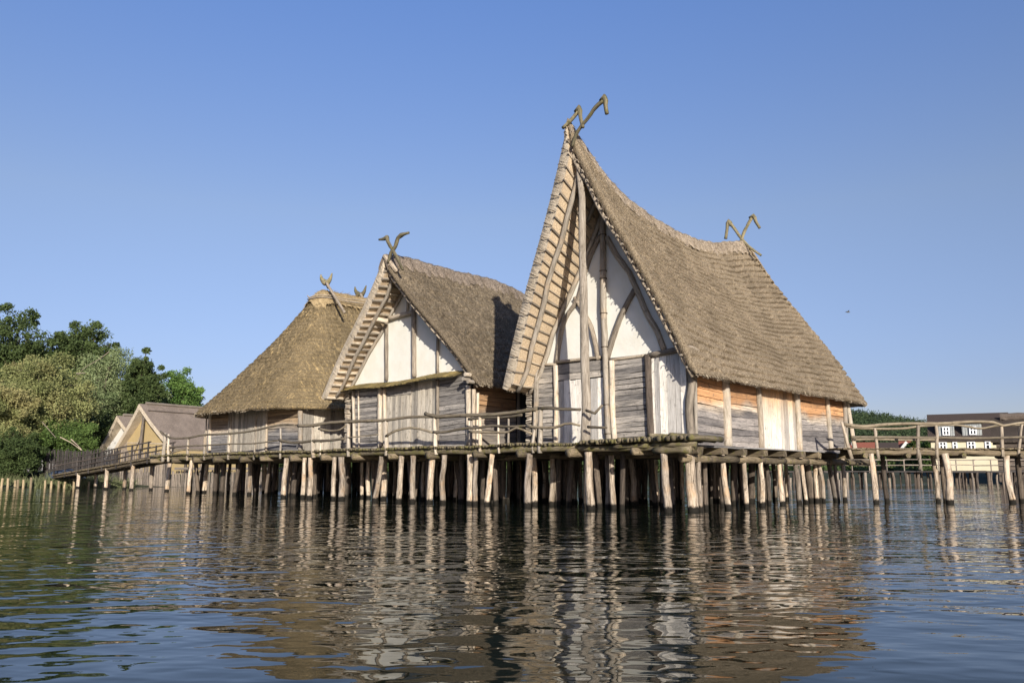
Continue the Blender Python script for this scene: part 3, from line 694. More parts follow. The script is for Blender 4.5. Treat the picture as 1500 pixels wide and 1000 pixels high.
def ridge3(mb):
    ns, m = 60, 17; G = np.zeros((ns, m, 3)); UVc = np.zeros((ns, m, 2))
    for i, s in enumerate(np.linspace(r0-.9, r1+.9, ns)):
        drop = max(0, r0-s, s-r1)/.9
        for j, q_ in enumerate(np.linspace(-1, 1, m)):
            w = (.95+.06*math.sin(i*1.7))*math.sqrt(max(.02, 1-drop**2.6*.5)); G[i, j] = (mid3+q_*w, s, zr3+.20-.95*abs(q_)**1.7*w - drop**1.6*.8+rng.normal()*.015); UVc[i, j] = (s, q_)
    Gw = O+G[..., 0:1]*LV+G[..., 1:2]*RV+G[..., 2:3]*ZV; mb.grid(Gw, UVc, 0, .5)
    k = 3500; i = rng.integers(0, ns-1, k); j = rng.integers(0, m-1, k); P = Gw[i, j]; D = (Gw[i, j+1]-Gw[i, j])*np.sign(j-m/2+.5)[:, None]; D /= np.linalg.norm(D, axis=1, keepdims=True); D = D+rng.normal(size=(k, 3))*.25+ZV*.1
    X = np.cross(D, rng.normal(size=(k, 3))); X /= np.linalg.norm(X, axis=1, keepdims=True); Ln = .1+.15*rng.random((k, 1))
    mb.quads(np.stack([P-X*.01, P+X*.01, P+X*.003+D*Ln, P-X*.003+D*Ln], 1), .2+.75*rng.random(k), 0)
mesh_part('ridge_cap', M['th_gold'], roof3, ridge3, True)
def rope3(mb):
    for w in (1.0,):
        pts = []
        for t in np.linspace(0, 1, 30):
            a = 2*math.pi*t; pts.append(Wp(mid3+math.cos(a)*1.15, (r0+r1)/2+math.sin(a)*2.75, zr3-.42+.05*math.sin(a*5)))
        mb.tube(pts, .035, 6, .2); mb.tube([p+ZV*.12+rng.normal(size=3)*.03 for p in pts], .03, 6, .2)
mesh_part('binding_pole', M['post_grey'], roof3, rope3)
def fork(px, py, tipy, s, low):
    a, b = fr(*low, s-.25), fr(px, py, s-.1); post('finial_stick', H3, M['post_grey'], [a, b], .075)
    pts = [fr(px-8, tipy, s), fr(px-7, tipy+6, s), fr(px-3, tipy+11, s), fr(px+1, tipy+12, s), fr(px+5, tipy+8, s), fr(px+8.5, tipy-2, s)]
    mb = MB(); mb.tube(pts, [.03, .10, .17, .17, .11, .03], 9, .06, step=.1); mb.tube([fr(px+1, tipy+12, s), fr(px+3, tipy+20, s)], [.14, .08], 8, .06); mb.build('ridge_finial', M['finial'], H3, smooth=True)
fork(478, 414, 402, 4.3, (505, 458)); fork(528, 430, 420, 7.4, (548, 470))
mesh_part('inner_wall', M['dark_inside'], H3, lambda mb: (mb.box(Wp(mid3, .13, 3.4), LV, RV, ZV, hw3-.03, .05, 1.28), mb.box(Wp(l3a+.14, 5.5, 3.4), RV, LV, ZV, 5.3, .04, 1.28), mb.box(Wp(l3b-.14, 5.5, 3.4), RV, LV, ZV, 5.3, .04, 1.28), mb.box(Wp(mid3, 10.9, 3.4), LV, RV, ZV, hw3-.2, .05, 1.28)))
M['plank3'] = wood('left_house_planks', (.38, .355, .33), (.17, .17, .18), warmtop=((.40, .29, .18), 3.6, .25))
hpanel(H3, 307, 336, 0, 2.12, 4.7, M['plank3']); vpanel(H3, 336, 391, -.02, 2.12, 4.7, M['door_grey'], .28); hpanel(H3, 391, 439, 0, 2.12, 4.7, M['plank3'])
mesh_part('board_panel', M['door_grey'], H3, lambda mb: planks_v(mb, Wp(l3a, .1, 0), RV, -LV, 3.0, 2.05, 4.7, .35))
mesh_part('board_panel', M['plank_side2'], H3, lambda mb: planks_v(mb, Wp(l3a, 3.1, 0), RV, -LV, 7.7, 2.05, 4.7, .35))
mesh_part('board_panel', M['plank'], H3, lambda mb: planks_v(mb, Wp(l3b, .1, 0), RV, LV, 10.7, 2.05, 4.7, .35))
for xs, r, mt in [((307, 308), .10, 'post'), ((301, 303), .05, 'post'), ((337, 338), .12, 'post'), ((374, 375), .08, 'post'), ((390, 391), .08, 'post_grey'), ((440, 440), .13, 'post')]:
    fpost(H3, 'post', M[mt], [(xs[0], 660), (xs[1], 600)], r)

# ================================================================== THE PLATFORM
PL = thing('pile_platform', Wp(15, 4, 0), 'long weathered log platform on many crooked timber piles, carrying the three thatched houses', 'platform')
def sticks(mb):
    l = .2
    while l < 33.7:
        r = random.choice([.028, .035, .045, .055]); z = 2.085+.02*math.sin(l*1.3)+random.uniform(-.02, .015)
        mb.tube([Wp(l+random.uniform(-.02, .02), -1.66-random.random()*.12, z), Wp(l, .2, z)], r, 7, .06); l += r*2.02
mesh_part('deck_sticks', M['beam_moss'], PL, sticks, True)
mesh_part('floor', M['beam'], PL, lambda mb: [mb.box(Wp(l+.5, 5.8, 2.0), RV, LV, ZV, 7.0, .49, .035, along='x') for l in np.arange(0, 33.4, 1.0)])
def logs(mb):
    l = 2.9
    while l > -1.15:
        t = (2.9-l)/4.0; r = .05+.04*t*(.5+.8*random.random()); z = 2.09+.08*t+random.uniform(-.02, .03)
        mb.tube([Wp(l, -1.78-random.random()*.12, z), Wp(l, -.6, z), Wp(l-.02, random.uniform(-.4, .1), z-.02)], r, 9, .07, step=.5); l -= r*1.75
    for l, z in ((.35, 2.26), (-.35, 2.25)): mb.tube([Wp(l, -1.75, z-.02), Wp(l-.03, -.2, z)], .08, 9, .07, step=.4)
mesh_part('corner_logs', M['beam_moss'], PL, logs, True)
def long_beam(s, z, r, l0, l1, name='edge_beam', mat='beam'):
    l = l0
    while l < l1:
        L_ = min(random.uniform(4, 7), l1-l+.5); p = [Wp(l+L_*t, s+random.uniform(-.05, .05), z+random.uniform(-.03, .03)) for t in np.linspace(-.03, 1.03, 6)]
        mb = MB(); mb.tube(p, [r*(.85+.3*random.random()) for _ in p], 9, .07, step=.6); mb.build(name, M[mat], PL, smooth=True); l += L_
long_beam(-1.5, 1.93, .115, -.9, 33.4, mat='beam_moss'); long_beam(-.2, 1.72, .12, -.3, 33, 'cross_log'); long_beam(1.5, 1.72, .12, .2, 33, 'cross_log')
for l in np.arange(.9, 33.4, 2.28):
    l = l+random.uniform(-.25, .25); mb = MB(); r = random.uniform(.11, .15)
    mb.tube([Wp(l, -1.85-random.random()*.15, 1.79), Wp(l+.03, -.5, 1.78), Wp(l, 2.5, 1.80)], [r, r, r*.9], 9, .08, step=.5); mb.build('cross_log', M['beam'], PL, smooth=True)
for l0_, l1_, s_, z_, r_ in ((-1.15, .35, -1.62, 1.96, .075), (.5, 1.9, -1.64, 1.955, .06), (-1.0, .25, -1.68, 1.80, .095)):
    mb = MB(); mb.tube([Wp(l0_+(l1_-l0_)*t, s_+random.uniform(-.04, .04), z_+random.uniform(-.015, .015)) for t in np.linspace(0, 1, 5)], [r_*random.uniform(.75, 1.15) for _ in range(5)], 9, .12, step=.2); mb.build('corner_log', M['beam_moss'], PL, smooth=True)
# right-hand side edge
mesh_part('edge_plank', M['sideplank'], PL, lambda mb: [mb.box(Wp(-.33, s, 1.955-.004*i), RV, LV, ZV, 1.55, .27, .025, jit=.012) for i, s in enumerate(np.arange(.9, 14.5, 3.0))])
for s in [-.7, .95, 2.3, 3.9, 5.4, 7.0, 8.6, 10.2, 11.8, 13.3]:
    mesh_part('floor_beam', M['beam'], PL, lambda mb: mb.box(Wp(1.1, s, 1.80+random.uniform(-.01, .02)), LV+RV*random.uniform(-.03, .03), RV, ZV, 1.72+random.random()*.1, .14+random.random()*.05, .105, jit=.015))
s = -1.2
while s < 13.6:
    L_ = random.uniform(1.6, 2.4); mb = MB(); mb.tube([Wp(-.38, s, 1.57), Wp(-.36, s+L_/2, 1.56+random.uniform(-.02, .02)), Wp(-.38, s+L_, 1.57)], .12, 9, .07, step=.4); mb.build('edge_beam', M['beam'], PL, smooth=True); s += L_+.03
# piles read off the photograph: (top x, foot x, foot y, width px)
piles = [(776, 773, 741, 12), (782, 783, 740, 9), (810, 808, 740, 9), (835, 842, 737, 9), (863, 866, 749, 14), (874, 876, 737, 9), (891, 890, 744, 8), (897, 899, 745, 10),
 (925, 928, 740, 9), (917, 912, 738, 8), (935, 937, 735, 7), (951, 955, 738, 8), (961, 965, 739, 7), (974, 979, 752, 13), (1012, 1015, 752, 17), (1025, 1026, 750, 9),
 (1060, 1067, 748, 10), (1092, 1094, 746, 8), (1102, 1103, 735, 6), (1117, 1117, 746, 9), (1144, 1147, 746, 8), (1168, 1171, 740, 8), (1177, 1182, 740, 6), (1197, 1197, 735, 7),
 (1203, 1207, 735, 6), (1217, 1225, 738, 8), (1226, 1228, 738, 6), (1238, 1238, 735, 7), (1034, 1035, 735, 6), (1048, 1047, 735, 7), (1053, 1053, 735, 6), (1077, 1077, 733, 6), (1084, 1084, 734, 7),
 (1126, 1127, 735, 7), (1135, 1135, 733, 7), (1154, 1153, 733, 6), (488, 488, 731, 7), (498, 500, 733, 10), (507, 506, 729, 7), (528, 530, 729, 5), (538, 540, 730, 7), (558, 549, 738, 9), (562, 562, 732, 10),
 (577, 577, 730, 5), (587, 584, 735, 8), (604, 604, 736, 9), (632, 629, 740, 10), (650, 649, 740, 9), (667, 666, 733, 7), (688, 688, 741, 11), (697, 696, 739, 8), (721, 713, 740, 9), (746, 744, 735, 7),
 (241, 237, 712, 6), (246, 244, 720, 7), (270, 269, 711, 5), (278, 276, 723, 6), (294, 292, 712, 5), (301, 299, 722, 7), (319, 317, 722, 7), (335, 334, 722, 5), (352, 350, 722, 5), (364, 365, 725, 6),
 (377, 376, 718, 7), (385, 387, 722, 8), (402, 402, 722, 9), (418, 415, 730, 8), (428, 427, 723, 9), (444, 443, 730, 7), (453, 453, 731, 8), (467, 467, 722, 9), (478, 480, 724, 6),
 (620, 619, 733, 6), (640, 640, 731, 6), (657, 658, 732, 6), (676, 677, 733, 6), (706, 707, 733, 7), (731, 730, 733, 8), (760, 760, 734, 7), (796, 797, 735, 6), (822, 821, 736, 6), (850, 851, 735, 7), (987, 987, 736, 6), (1000, 1000, 737, 7)]
for tx, bx_, by, wpx in piles:
    P = on_z(bx_, by, 0); l, s = ls(P)
    if s < -1.62 or (s < -.9 and bx_ < 1040): P = fr(bx_, by, -1.55); l, s = ls(P)
    if l < -.42: P = sd(bx_, by, -.38); l, s = ls(P)
    P = Wp(l, s, 0); d = P[1]; r = wpx/2*d/1218*.92; front = s < -1.0 or l < -.2
    ztop = 1.80 if s < -1 else (1.9 if l > -.2 else 1.72)
    dx = (tx-bx_)*d/1218; T = P+np.array([dx, 0, 0])+ZV*ztop; lt, st = ls(T)
    mb = MB(); k = rng.normal(size=2)*.03
    mb.tube([P-ZV*1.6-np.array([dx, 0, 0])*.8, P, P*.55+T*.45+np.array([k[0], k[1], 0]), P*.2+T*.8, T], [r*1.02, r*1.05, r*1.0, r*.95, r*.97], 10, .10, step=.16)
    mb.build('pile', M['pile'] if (wpx >= 9 or random.random() < .6) else M['pile_mid'] if random.random() < .6 else M['pile_dark'], PL, smooth=True)
mb = MB()
for i, l in enumerate(np.arange(.6, 33, 1.05)):
    for s in np.arange(-.2, 12.5, 1.6):
        l2, s2 = l+random.uniform(-.5, .5), s+random.uniform(-.6, .6); q = rng.normal(size=2)*.12; r = random.uniform(.07, .14)
        mb.tube([Wp(l2, s2, -1.5), Wp(l2, s2, 0), Wp(l2+q[0]*.5, s2+q[1]*.5, 1), Wp(l2+q[0], s2+q[1], 1.97)], r, 8, .09, step=.4)
inner = mb.build('pile', M['pile_dark'], PL, smooth=True); tag(inner, None, None, None, 'stuff')

# ================================================================== RAILINGS
def wavy(a, b, n, amp):
    return [a+(b-a)*t+rng.normal(size=3)*amp*(0 < t < 1) for t in np.linspace(0, 1, n)]
def railing(label, posts, rails, s=-1.6, group='branch railings on the platform', rp=.05, name='branch_railing', plane=None, zfoot=1.72):
    pf = plane or (lambda x, y: fr(x, y, s))
    b = pf(*posts[0][1]); R_ = thing(name, (b[0], b[1], DECK), label, 'railing', group)
    for top, foot, r in posts:
        a, c = pf(*top), pf(*foot); c = c-ZV*.30; mb = MB(); mb.tube(wavy(c, a, 5, .012), [r, r, r*.9, r*.85, r*.8], 7, .08, step=.25); mb.build('post', M['post_grey' if plane else 'post'], R_, smooth=True)
    for pts, r in rails:
        q = [pf(x, y)-RV*.05 for x, y in pts]; mb = MB(); mb.tube([p+rng.normal(size=3)*.01 for p in q], [r*(1.1-.35*i/len(q)) for i in range(len(q))], 7, .12, step=.22); mb.build('rail', M['rail'], R_, smooth=True)
    return R_
railing('long wavy branch railing in front of the left and middle houses',
  [((242, 634), (239, 668), .11), ((247, 636), (247, 668), .07), ((276, 639), (275, 666), .07), ((300, 634), (300, 665), .07), ((336, 634), (335, 664), .07), ((374, 632), (372, 664), .05), ((411, 627), (411, 662), .06), ((458, 624), (460, 660), .10), ((470, 627), (470, 660), .04), ((510, 618), (511, 658), .09), ((566, 615), (566, 656), .09), ((637, 608), (639, 654), .08)],
  [([(237, 632), (252, 641), (277, 641), (299, 637), (337, 635), (372, 631), (412, 622), (434, 622)], .05), ([(250, 655), (277, 653), (300, 652), (337, 650), (372, 649), (411, 645)], .04), ([(250, 664), (272, 658), (300, 659)], .03),
   ([(438, 623), (458, 623), (480, 620), (505, 617), (540, 617), (567, 615), (600, 611), (637, 610)], .065), ([(411, 645), (432, 648), (460, 645), (480, 645), (505, 642)], .06), ([(468, 628), (485, 630), (500, 628), (509, 622)], .045),
   ([(510, 640), (535, 639), (556, 636)], .025), ([(567, 638), (580, 631), (600, 627), (618, 629), (635, 633)], .055)])
railing('branch railing across the gap between middle and tallest houses, reaching the tall front pole',
  [((703, 606), (703, 652), .07), ((730, 609), (731, 651), .05), ((792, 598), (791, 650), .09), ((783, 600), (781, 650), .06)],
  [([(624, 606), (640, 609), (680, 608), (720, 607), (755, 604), (790, 598)], .07), ([(786, 598), (800, 597), (825, 599), (851, 600)], .065), ([(637, 633), (655, 633), (680, 628), (704, 626), (722, 623), (745, 625), (775, 624)], .05),
   ([(772, 624), (793, 625), (815, 625), (830, 620), (838, 619), (852, 623)], .045), ([(688, 632), (705, 632), (722, 634), (745, 632), (758, 627), (768, 629), (781, 636)], .045), ([(863, 625), (890, 626)], .04), ([(860, 601), (872, 606), (884, 593)], .045)])
railing('short branch railing set back between the middle and tallest houses', [((690, 613), (690, 651), .06), ((745, 610), (745, 650), .05)], [([(688, 614), (710, 612), (735, 611), (766, 608)], .05)], s=-.6)

# ================================================================== RIGHT-HAND WALKWAY
WK = thing('walkway', (at(1240, 660, 32.2)[0], 32.2, 0), 'narrow log walkway on crooked piles leading off to the right from the tallest house', 'walkway')
YW = 31.9
def atY(Y): return lambda x, y: at(x, y, Y)
mesh_part('deck_sticks', M['beam'], WK, lambda mb: [mb.box(np.array([x, YW+.12+random.uniform(-.05, .05), 2.04+random.uniform(-.012, .012)]), RT, [0, 1, 0], ZV, .085, .74, .022, jit=.008, along='y') for x in np.arange(12.4, 25.5, .18)])
for Yb, zz_, rr in ((YW-.45, 1.90, .12), (YW+.6, 1.9, .11)):
    for x0, x1 in ((12.9, 16.9), (16.4, 20.6), (20.3, 25.5)):
        mb = MB(); mb.tube([np.array([x0+(x1-x0)*t, Yb+random.uniform(-.03, .03), zz_+random.uniform(-.04, .04)]) for t in np.linspace(0, 1, 6)], [rr*random.uniform(.8, 1.2) for _ in range(6)], 9, .08, step=.3); mb.build('edge_beam', M['beam'], WK, smooth=True)
for tx, bx_, Yp, wpx, dk in [(1280, 1283, 31.3, 9, 0), (1297, 1299, 32.6, 8, 1), (1371, 1374, 32.6, 8, 0), (1389, 1391, 31.3, 12, 0), (1384, 1385, 32.9, 7, 1), (1480, 1483, 31.5, 10, 0), (1496, 1497, 32.6, 9, 1)]:
    P = at(bx_, 730, Yp); P[2] = 0; T = P+np.array([(tx-bx_)*Yp/1218, 0, 1.86]); r = wpx/2*Yp/1218*.86; mb = MB()
    mb.tube([P-ZV*1.5, P, P*.5+T*.5+np.array([rng.normal()*.03, 0, 0]), T], [r*1.05, r*1.05, r, r*.95], 10, .1, step=.18); mb.build('pile', M['pile_dark'] if dk else M['pile'], WK, smooth=True)
for x in (13.3, 14.9, 17.0, 19.2): mesh_part('cross_log', M['beam'], WK, lambda mb: mb.tube([np.array([x, YW-.75, 1.78]), np.array([x, YW+.95, 1.78])], .10, 8, .08))
railing('near railing of bent branches along the right-hand walkway, with the first post leaning', [((1233, 617), (1247, 660), .07), ((1281, 627), (1286, 660), .06), ((1345, 618), (1344, 660), .08), ((1371, 623), (1372, 660), .07), ((1467, 621), (1468, 657), .07), ((1497, 620), (1490, 657), .06), ((1347, 662), (1346, 676), .07), ((1530, 617), (1531, 657), .07)],
  [([(1237, 621), (1262, 624), (1300, 622), (1344, 620), (1380, 620), (1420, 618), (1455, 618), (1470, 623), (1490, 620), (1530, 616)], .065), ([(1247, 640), (1275, 640), (1320, 640), (1380, 641), (1440, 641), (1500, 640), (1535, 639)], .05)], plane=atY(YW-.55), group='branch railings of the walkway', name='branch_railing')
railing('far railing of bent branches along the right-hand walkway, seen through the near one', [((1283, 628), (1284, 658), .05), ((1372, 626), (1373, 658), .05), ((1494, 625), (1492, 658), .05)],
  [([(1240, 624), (1262, 627), (1300, 628), (1330, 627), (1350, 624), (1400, 622), (1435, 628), (1460, 624), (1500, 622), (1530, 622)], .05), ([(1249, 644), (1285, 643), (1330, 644), (1372, 643), (1372, 643)], .045)], plane=atY(YW+.75), group='branch railings of the walkway', name='branch_railing')

# ================================================================== FAR PIER, RIGHT
FP = thing('far_pier', (34, 72, 0), 'distant low pier on closely set posts in front of the cream house', 'pier')
xa, xb = at(1120, 700, 72)[0], at(1560, 700, 72)[0]
mesh_part('deck', M['fence'], FP, lambda mb: [mb.box(np.array([x, 72.6, 1.2]), RT, [0, 1, 0], ZV, .98, 1.0, .07, jit=.015) for x in np.arange(xa, xb, 2)])
mb = MB(); x = xa; k = 0
plist = []
while x < xb: plist.append((x, random.choice([71.7, 72.2, 73.2]), random.uniform(.07, .125))); x += random.uniform(.2, .32)
for i, (x, y, r) in enumerate(plist[:98]):
    mb = MB(); mb.tube([np.array([x, y, -.8]), np.array([x+rng.normal()*.03, y, .6]), np.array([x+rng.normal()*.05, y, 1.15])], r, 7, .08); mb.build('pile', M['fence_light'] if random.random() < .3 else M['post_dark'], FP)
mesh_part('railing', M['fence_light'], FP, lambda mb: ([mb.tube([np.array([x, 71.7, 1.1]), np.array([x, 71.7, 2.25])], .05, 6, .05) for x in np.arange(xa, xb, 1.5)], [mb.tube([np.array([x, 71.68, z+random.uniform(-.04, .04)]), np.array([x+3.1, 71.68, z+random.uniform(-.04, .04)])], .045, 6, .1) for x in np.arange(xa, xb, 3) for z in (1.75, 2.2)]))
def pickets(mb):
    for x in np.arange(at(1150, 700, 70)[0], at(1232, 700, 70)[0], .45): mb.tube([np.array([x, 70+random.uniform(-.5, .5), -.5]), np.array([x, 70, random.uniform(.5, .75)])], .09, 7, .06)
mesh_part('short_posts', M['fence_light'], FP, pickets)

# barn with dark boards
def gabled(root, x0, x1, y0, y1, zb, zw, zr, wall_m, roof_m, ov=.4, axis='x', hip=0.):
    mb = MB(); mb.box(np.array([(x0+x1)/2, (y0+y1)/2, (zb+zw)/2]), RT, [0, 1, 0], ZV, (x1-x0)/2, (y1-y0)/2, (zw-zb)/2)
    if axis == 'x' and not hip:
        ym = (y0+y1)/2
        for x in (x0, x1): mb.add([(x, y0, zw), (x, y1, zw), (x, ym, zr-.05)], [[0, 1, 2]], [[(0, 0), (1, 0), (.5, 1)]], .5)
    if axis == 'y':
        xm = (x0+x1)/2
        for y in (y0, y1): mb.add([(x0, y, zw), (x1, y, zw), (xm, y, zr-.05)], [[0, 1, 2]], [[(0, 0), (1, 0), (.5, 1)]], .5)
    mb.build('wall', wall_m, root)
    rb = MB(); t = .22
    if axis == 'x':
        ym = (y0+y1)/2; k = ov*(zr-zw)/(ym-y0); A = [(x0-ov, y0-ov, zw-k), (x1+ov, y0-ov, zw-k), (x1+ov-hip, ym, zr), (x0-ov+hip, ym, zr), (x0-ov, y1+ov, zw-k), (x1+ov, y1+ov, zw-k)]
        fs = [[0, 1, 2, 3], [5, 4, 3, 2]]; ends = [[4, 0, 3], [1, 5, 2]]
    else:
        xm = (x0+x1)/2; k = ov*(zr-zw)/(xm-x0); A = [(x0-ov, y0-ov, zw-k), (x0-ov, y1+ov, zw-k), (xm, y1+ov-hip, zr), (xm, y0-ov+hip, zr), (x1+ov, y0-ov, zw-k), (x1+ov, y1+ov, zw-k)]
        fs = [[0, 3, 2, 1], [4, 5, 2, 3]]; ends = [[0, 4, 3], [5, 1, 2]]
    if hip: fs += ends
    A = np.array(A, float); n = len(A); B = A+ZV*t; F_, U_ = [], []
    for f in fs:
        F_.append([i+n for i in f]); U_.append([(float(B[i][0]+B[i][1]*.3), float(B[i][2]*1.6)) for i in f]); F_.append(f[::-1]); U_.append([(float(A[i][0]), float(A[i][2])) for i in f[::-1]])
    from collections import Counter
    ed = Counter()
    for f in fs:
        for a, b in zip(f, f[1:]+f[:1]): ed[(a, b)] += 1
    for a, b in ed:
        if (b, a) not in ed: F_.append([a, b, b+n, a+n]); U_.append([(0, 0), (1, 0), (1, .2), (0, .2)])
    rb.add(np.vstack([A, B]), F_, U_, .5); return rb.build('roof', roof_m, root)
pass
# cream house with dormers
Yc, pxc = 120., 1420; xc_ = (pxc-750)/1218*Yc; ROT = math.radians(-28)
CH = thing('cream_house', (xc_, Yc, 1), 'long cream rendered house with brown tiled roof and two grey dormers, behind the walkway', 'house')
hx = lambda px: xc_+(px-pxc)*Yc/1218/1.139
zt = lambda y: at(1400, y, Yc)[2]
gabled(CH, hx(1366), hx(1482), Yc, Yc+9, 0, zt(643), zt(610)+.5, M['cream'], M['tile_brown'], .35, 'x')
def window(root, x, y0, y1, wpx, Y, panes=2):
    a = np.array([hx(x), Y-.06, zt((y0+y1)/2)]); hw = wpx/2*Y/1218/1.139; hz = (y1-y0)/2*Y/1218
    w = mesh_part('window', M['frame'], root, lambda mb: [mb.box(a+RT*(hw*c)-np.array([0, .03, 0]), RT, [0, 1, 0], ZV, .09, .05, hz) for c in np.linspace(-1, 1, panes+1)]+[mb.box(a+ZV*(hz*c)-np.array([0, .04, 0]), RT, [0, 1, 0], ZV, hw+.09, .045, .06) for c in (-1, .1, 1)])
    mesh_part('pane', M['glass'], w, lambda mb: mb.box(a, RT, [0, 1, 0], ZV, hw, .03, hz)); return w
for x, w_, p in ((1384, 10, 2), (1402, 5, 1), (1426, 10, 2), (1450, 6, 1)): window(CH, x, 647, 657, w_, Yc, p)
for x, w_ in ((1389, 28), (1429, 29)):
    c = np.array([hx(x), Yc+.4, zt(630)]); hw = w_/2*Yc/1218/1.139
    d = mesh_part('dormer', M['zinc'], CH, lambda mb: (mb.box(c+np.array([0, 1.4, 0]), RT, [0, 1, 0], ZV, hw, 1.4, 1.0), [mb.box(c+np.array([q, -.02, 0]), RT, [0, 1, 0], ZV, .04, .03, .98) for q in np.arange(-hw+.15, hw, .3)]))
    mesh_part('dormer_roof', M['tile_brown'], d, lambda mb: mb.box(c+np.array([0, 1.3, 1.06]), RT, [0, 1, 0], ZV, hw+.2, 1.6, .07))
    window(CH, x+1.5, 625, 636, 9, Yc+.3, 2)
CH.rotation_euler.z = ROT
Yb = 80.; bx0 = (1463-750)/1218*Yb
BN = thing('timber_barn', (bx0, Yb, 1.2), 'dark board-clad barn with a thatched ridge at the right edge behind the railing', 'barn')
M['th_barn'] = thatch('thatch_barn_dark', (.10, .08, .065), (.035, .028, .024))
gabled(BN, bx0, bx0+10, Yb, Yb+7, .2, 4.2, 6.35, M['post_dark'], M['th_barn'], .4, 'x')
mesh_part('board_cladding', M['post_dark'], BN, lambda mb: planks_h(mb, np.array([bx0, Yb-.05, 0]), RT, np.array([0, -1., 0]), 10, .3, 4.2, .28, .03))
mesh_part('ridge_cap', M['th_far'], BN, lambda mb: mb.tube([np.array([bx0+.5+t, Yb+3.3, 6.55]) for t in (0, 3, 6, 9.8)], .42, 10, .1, step=.4))
BN.rotation_euler.z = math.radians(-31)
for n_, (xa_, xb_, yr, Y_, m_, wm, lb) in enumerate([(1244, 1283, 648, 250, 'tile_red', 'white', 'small distant house with red roof, nearest to the tallest thatched house'), (1288, 1321, 648, 262, 'tile_brown', 'white', 'distant house with brown-red roof between the red-roofed house and the white gable'), (1320, 1345, 646, 240, 'tile_red', 'white', 'distant house with a white pointed gable left of the cream house')]):
    a, b = at(xa_, 660, Y_)[0], at(xb_, 660, Y_)[0]; V_ = thing('village_house', ((a+b)/2, Y_, 2), lb, 'house', 'village houses under the hill')
    zr_ = at(1300, yr, Y_)[2]; gabled(V_, a, b, Y_, Y_+8, 0, zr_-2.6, zr_, M[wm], M[m_], .3, 'x')
    V_.rotation_euler.z = math.radians(-25)
    if n_ == 0: mesh_part('chimney', M['white'], V_, lambda mb: mb.box(np.array([a+1.2, Y_+3, zr_]), RT, [0, 1, 0], ZV, .35, .35, .6))
    if n_ == 2: mesh_part('front_gable', M['white'], V_, lambda mb: mb.add([(a-.3, Y_-1, 0), (a+3.6, Y_-1, 0), (a+3.6, Y_-1, zr_-2.4), (a+1.65, Y_-1, zr_+.1), (a-.3, Y_-1, zr_-2.4), (a-.3, Y_+2, 0), (a+3.6, Y_+2, 0), (a+3.6, Y_+2, zr_-2.4), (a+1.65, Y_+2, zr_+.1), (a-.3, Y_+2, zr_-2.4)], [[0, 1, 2, 3, 4], [9, 8, 7, 6, 5], [4, 3, 8, 9], [3, 2, 7, 8], [0, 4, 9, 5], [1, 6, 7, 2]], [[(0, 0)]*5, [(0, 0)]*5]+[[(0, 0)]*4]*4, .5))

# ================================================================== LEFT: ochre house, palisade, ramp, stakes
def far_hut(label, apex, basel, baser, ridge_far, Y, wall_m, slope_back, group='thatched huts on the shore'):
    D = nrm(np.array([.5, .866, 0])); Ln = 11.; A = at(*apex, Y); Bl = on_plane(*basel, A, D); Br = on_plane(*baser, A, D); WD = nrm(Br-Bl)
    Hh = thing('shore_hut', (A[0], Y, 1), label, 'hut', group)
    zl = Bl[2]
    # roof: two slopes between front triangle and the same triangle moved back along D
    th = .35; mb = MB()
    for sgn, Bx in ((-1, Bl), (1, Br)):
        n_, m_ = 40, 30; G = np.zeros((n_, m_, 3)); U = np.zeros((n_, m_, 2))
        for i, t in enumerate(np.linspace(0, 1, n_)):
            for j, v in enumerate(np.linspace(0, 1, m_)):
                p = (A+np.array([0, 0, .0]))*(1-v)+Bx*v+D*Ln*t; p = p + ZV*(-.25*math.sin(math.pi*v)*.6+.03*rng.random()); G[i, j] = p-D*.5*(1-v)*(1-t); U[i, j] = (t*Ln, v*5)
        nn = nrm(np.cross(D, (Bx-A)))*(-sgn); nn = nn if nn[2] > 0 else -nn
        mb.grid(G, U, 0, .5, flip=sgn > 0); mb.grid(G-nn*th, U, 1, .5, flip=sgn < 0)
        for e in (0, -1):
            mb.grid(np.stack([G[e], G[e]-nn*th]), np.stack([U[e], U[e]+.3]), 1, .5)
        mb.grid(np.stack([G[:, -1], G[:, -1]-nn*th]), np.stack([U[:, -1], U[:, -1]+.3]), 1, .5)
    mb.build('thatched_roof', [M['th_far'], M['th_edge']], Hh, smooth=False)
    g = D*.45; k_ = WD*.15; A_ = A+g-ZV*.55
    tri = [Bl+g-ZV*2.2+k_, Br+g-ZV*2.2-k_, Br+g-k_-ZV*.1, A_, Bl+g+k_-ZV*.1]
    B_ = [p+D*9 for p in tri]; mesh_part('wall', wall_m, Hh, lambda mb: mb.add(tri+B_, [[0, 1, 2, 3, 4], [9, 8, 7, 6, 5], [1, 6, 7, 2], [0, 4, 9, 5]], [[(0, 0)]*5]*2+[[(0, 0)]*4]*2, .5))
    mb = MB(); mb.tube([A+D*.2+ZV*.12, A+D*Ln+ZV*.12], .13, 7, .05); mb.build('ridge_pole', M['post_grey'], Hh)
    return Hh, D, tri
h1_, D_, tri = far_hut('shore hut with ochre clay gable and a pale prop post, behind the palisade', (211, 592), (163, 663), (254, 657), None, 74, M['plaster_ochre'], None)
gpl = lambda x, y, d=.48: on_plane(x, y, at(211, 592, 74)+D_*d, D_)
mesh_part('post', M['fence_light'], h1_, lambda mb: mb.tube([gpl(204, 670, -.1), gpl(211, 604, .1)], .13, 8, .05, step=1)); mesh_part('brace', M['post_grey'], h1_, lambda mb: mb.tube([gpl(195, 664, .2), gpl(205, 640, .2)], .05, 6))
mesh_part('tie_beam', M['post_grey'], h1_, lambda mb: mb.tube([gpl(178, 648), gpl(247, 650)], .07, 7, .08))
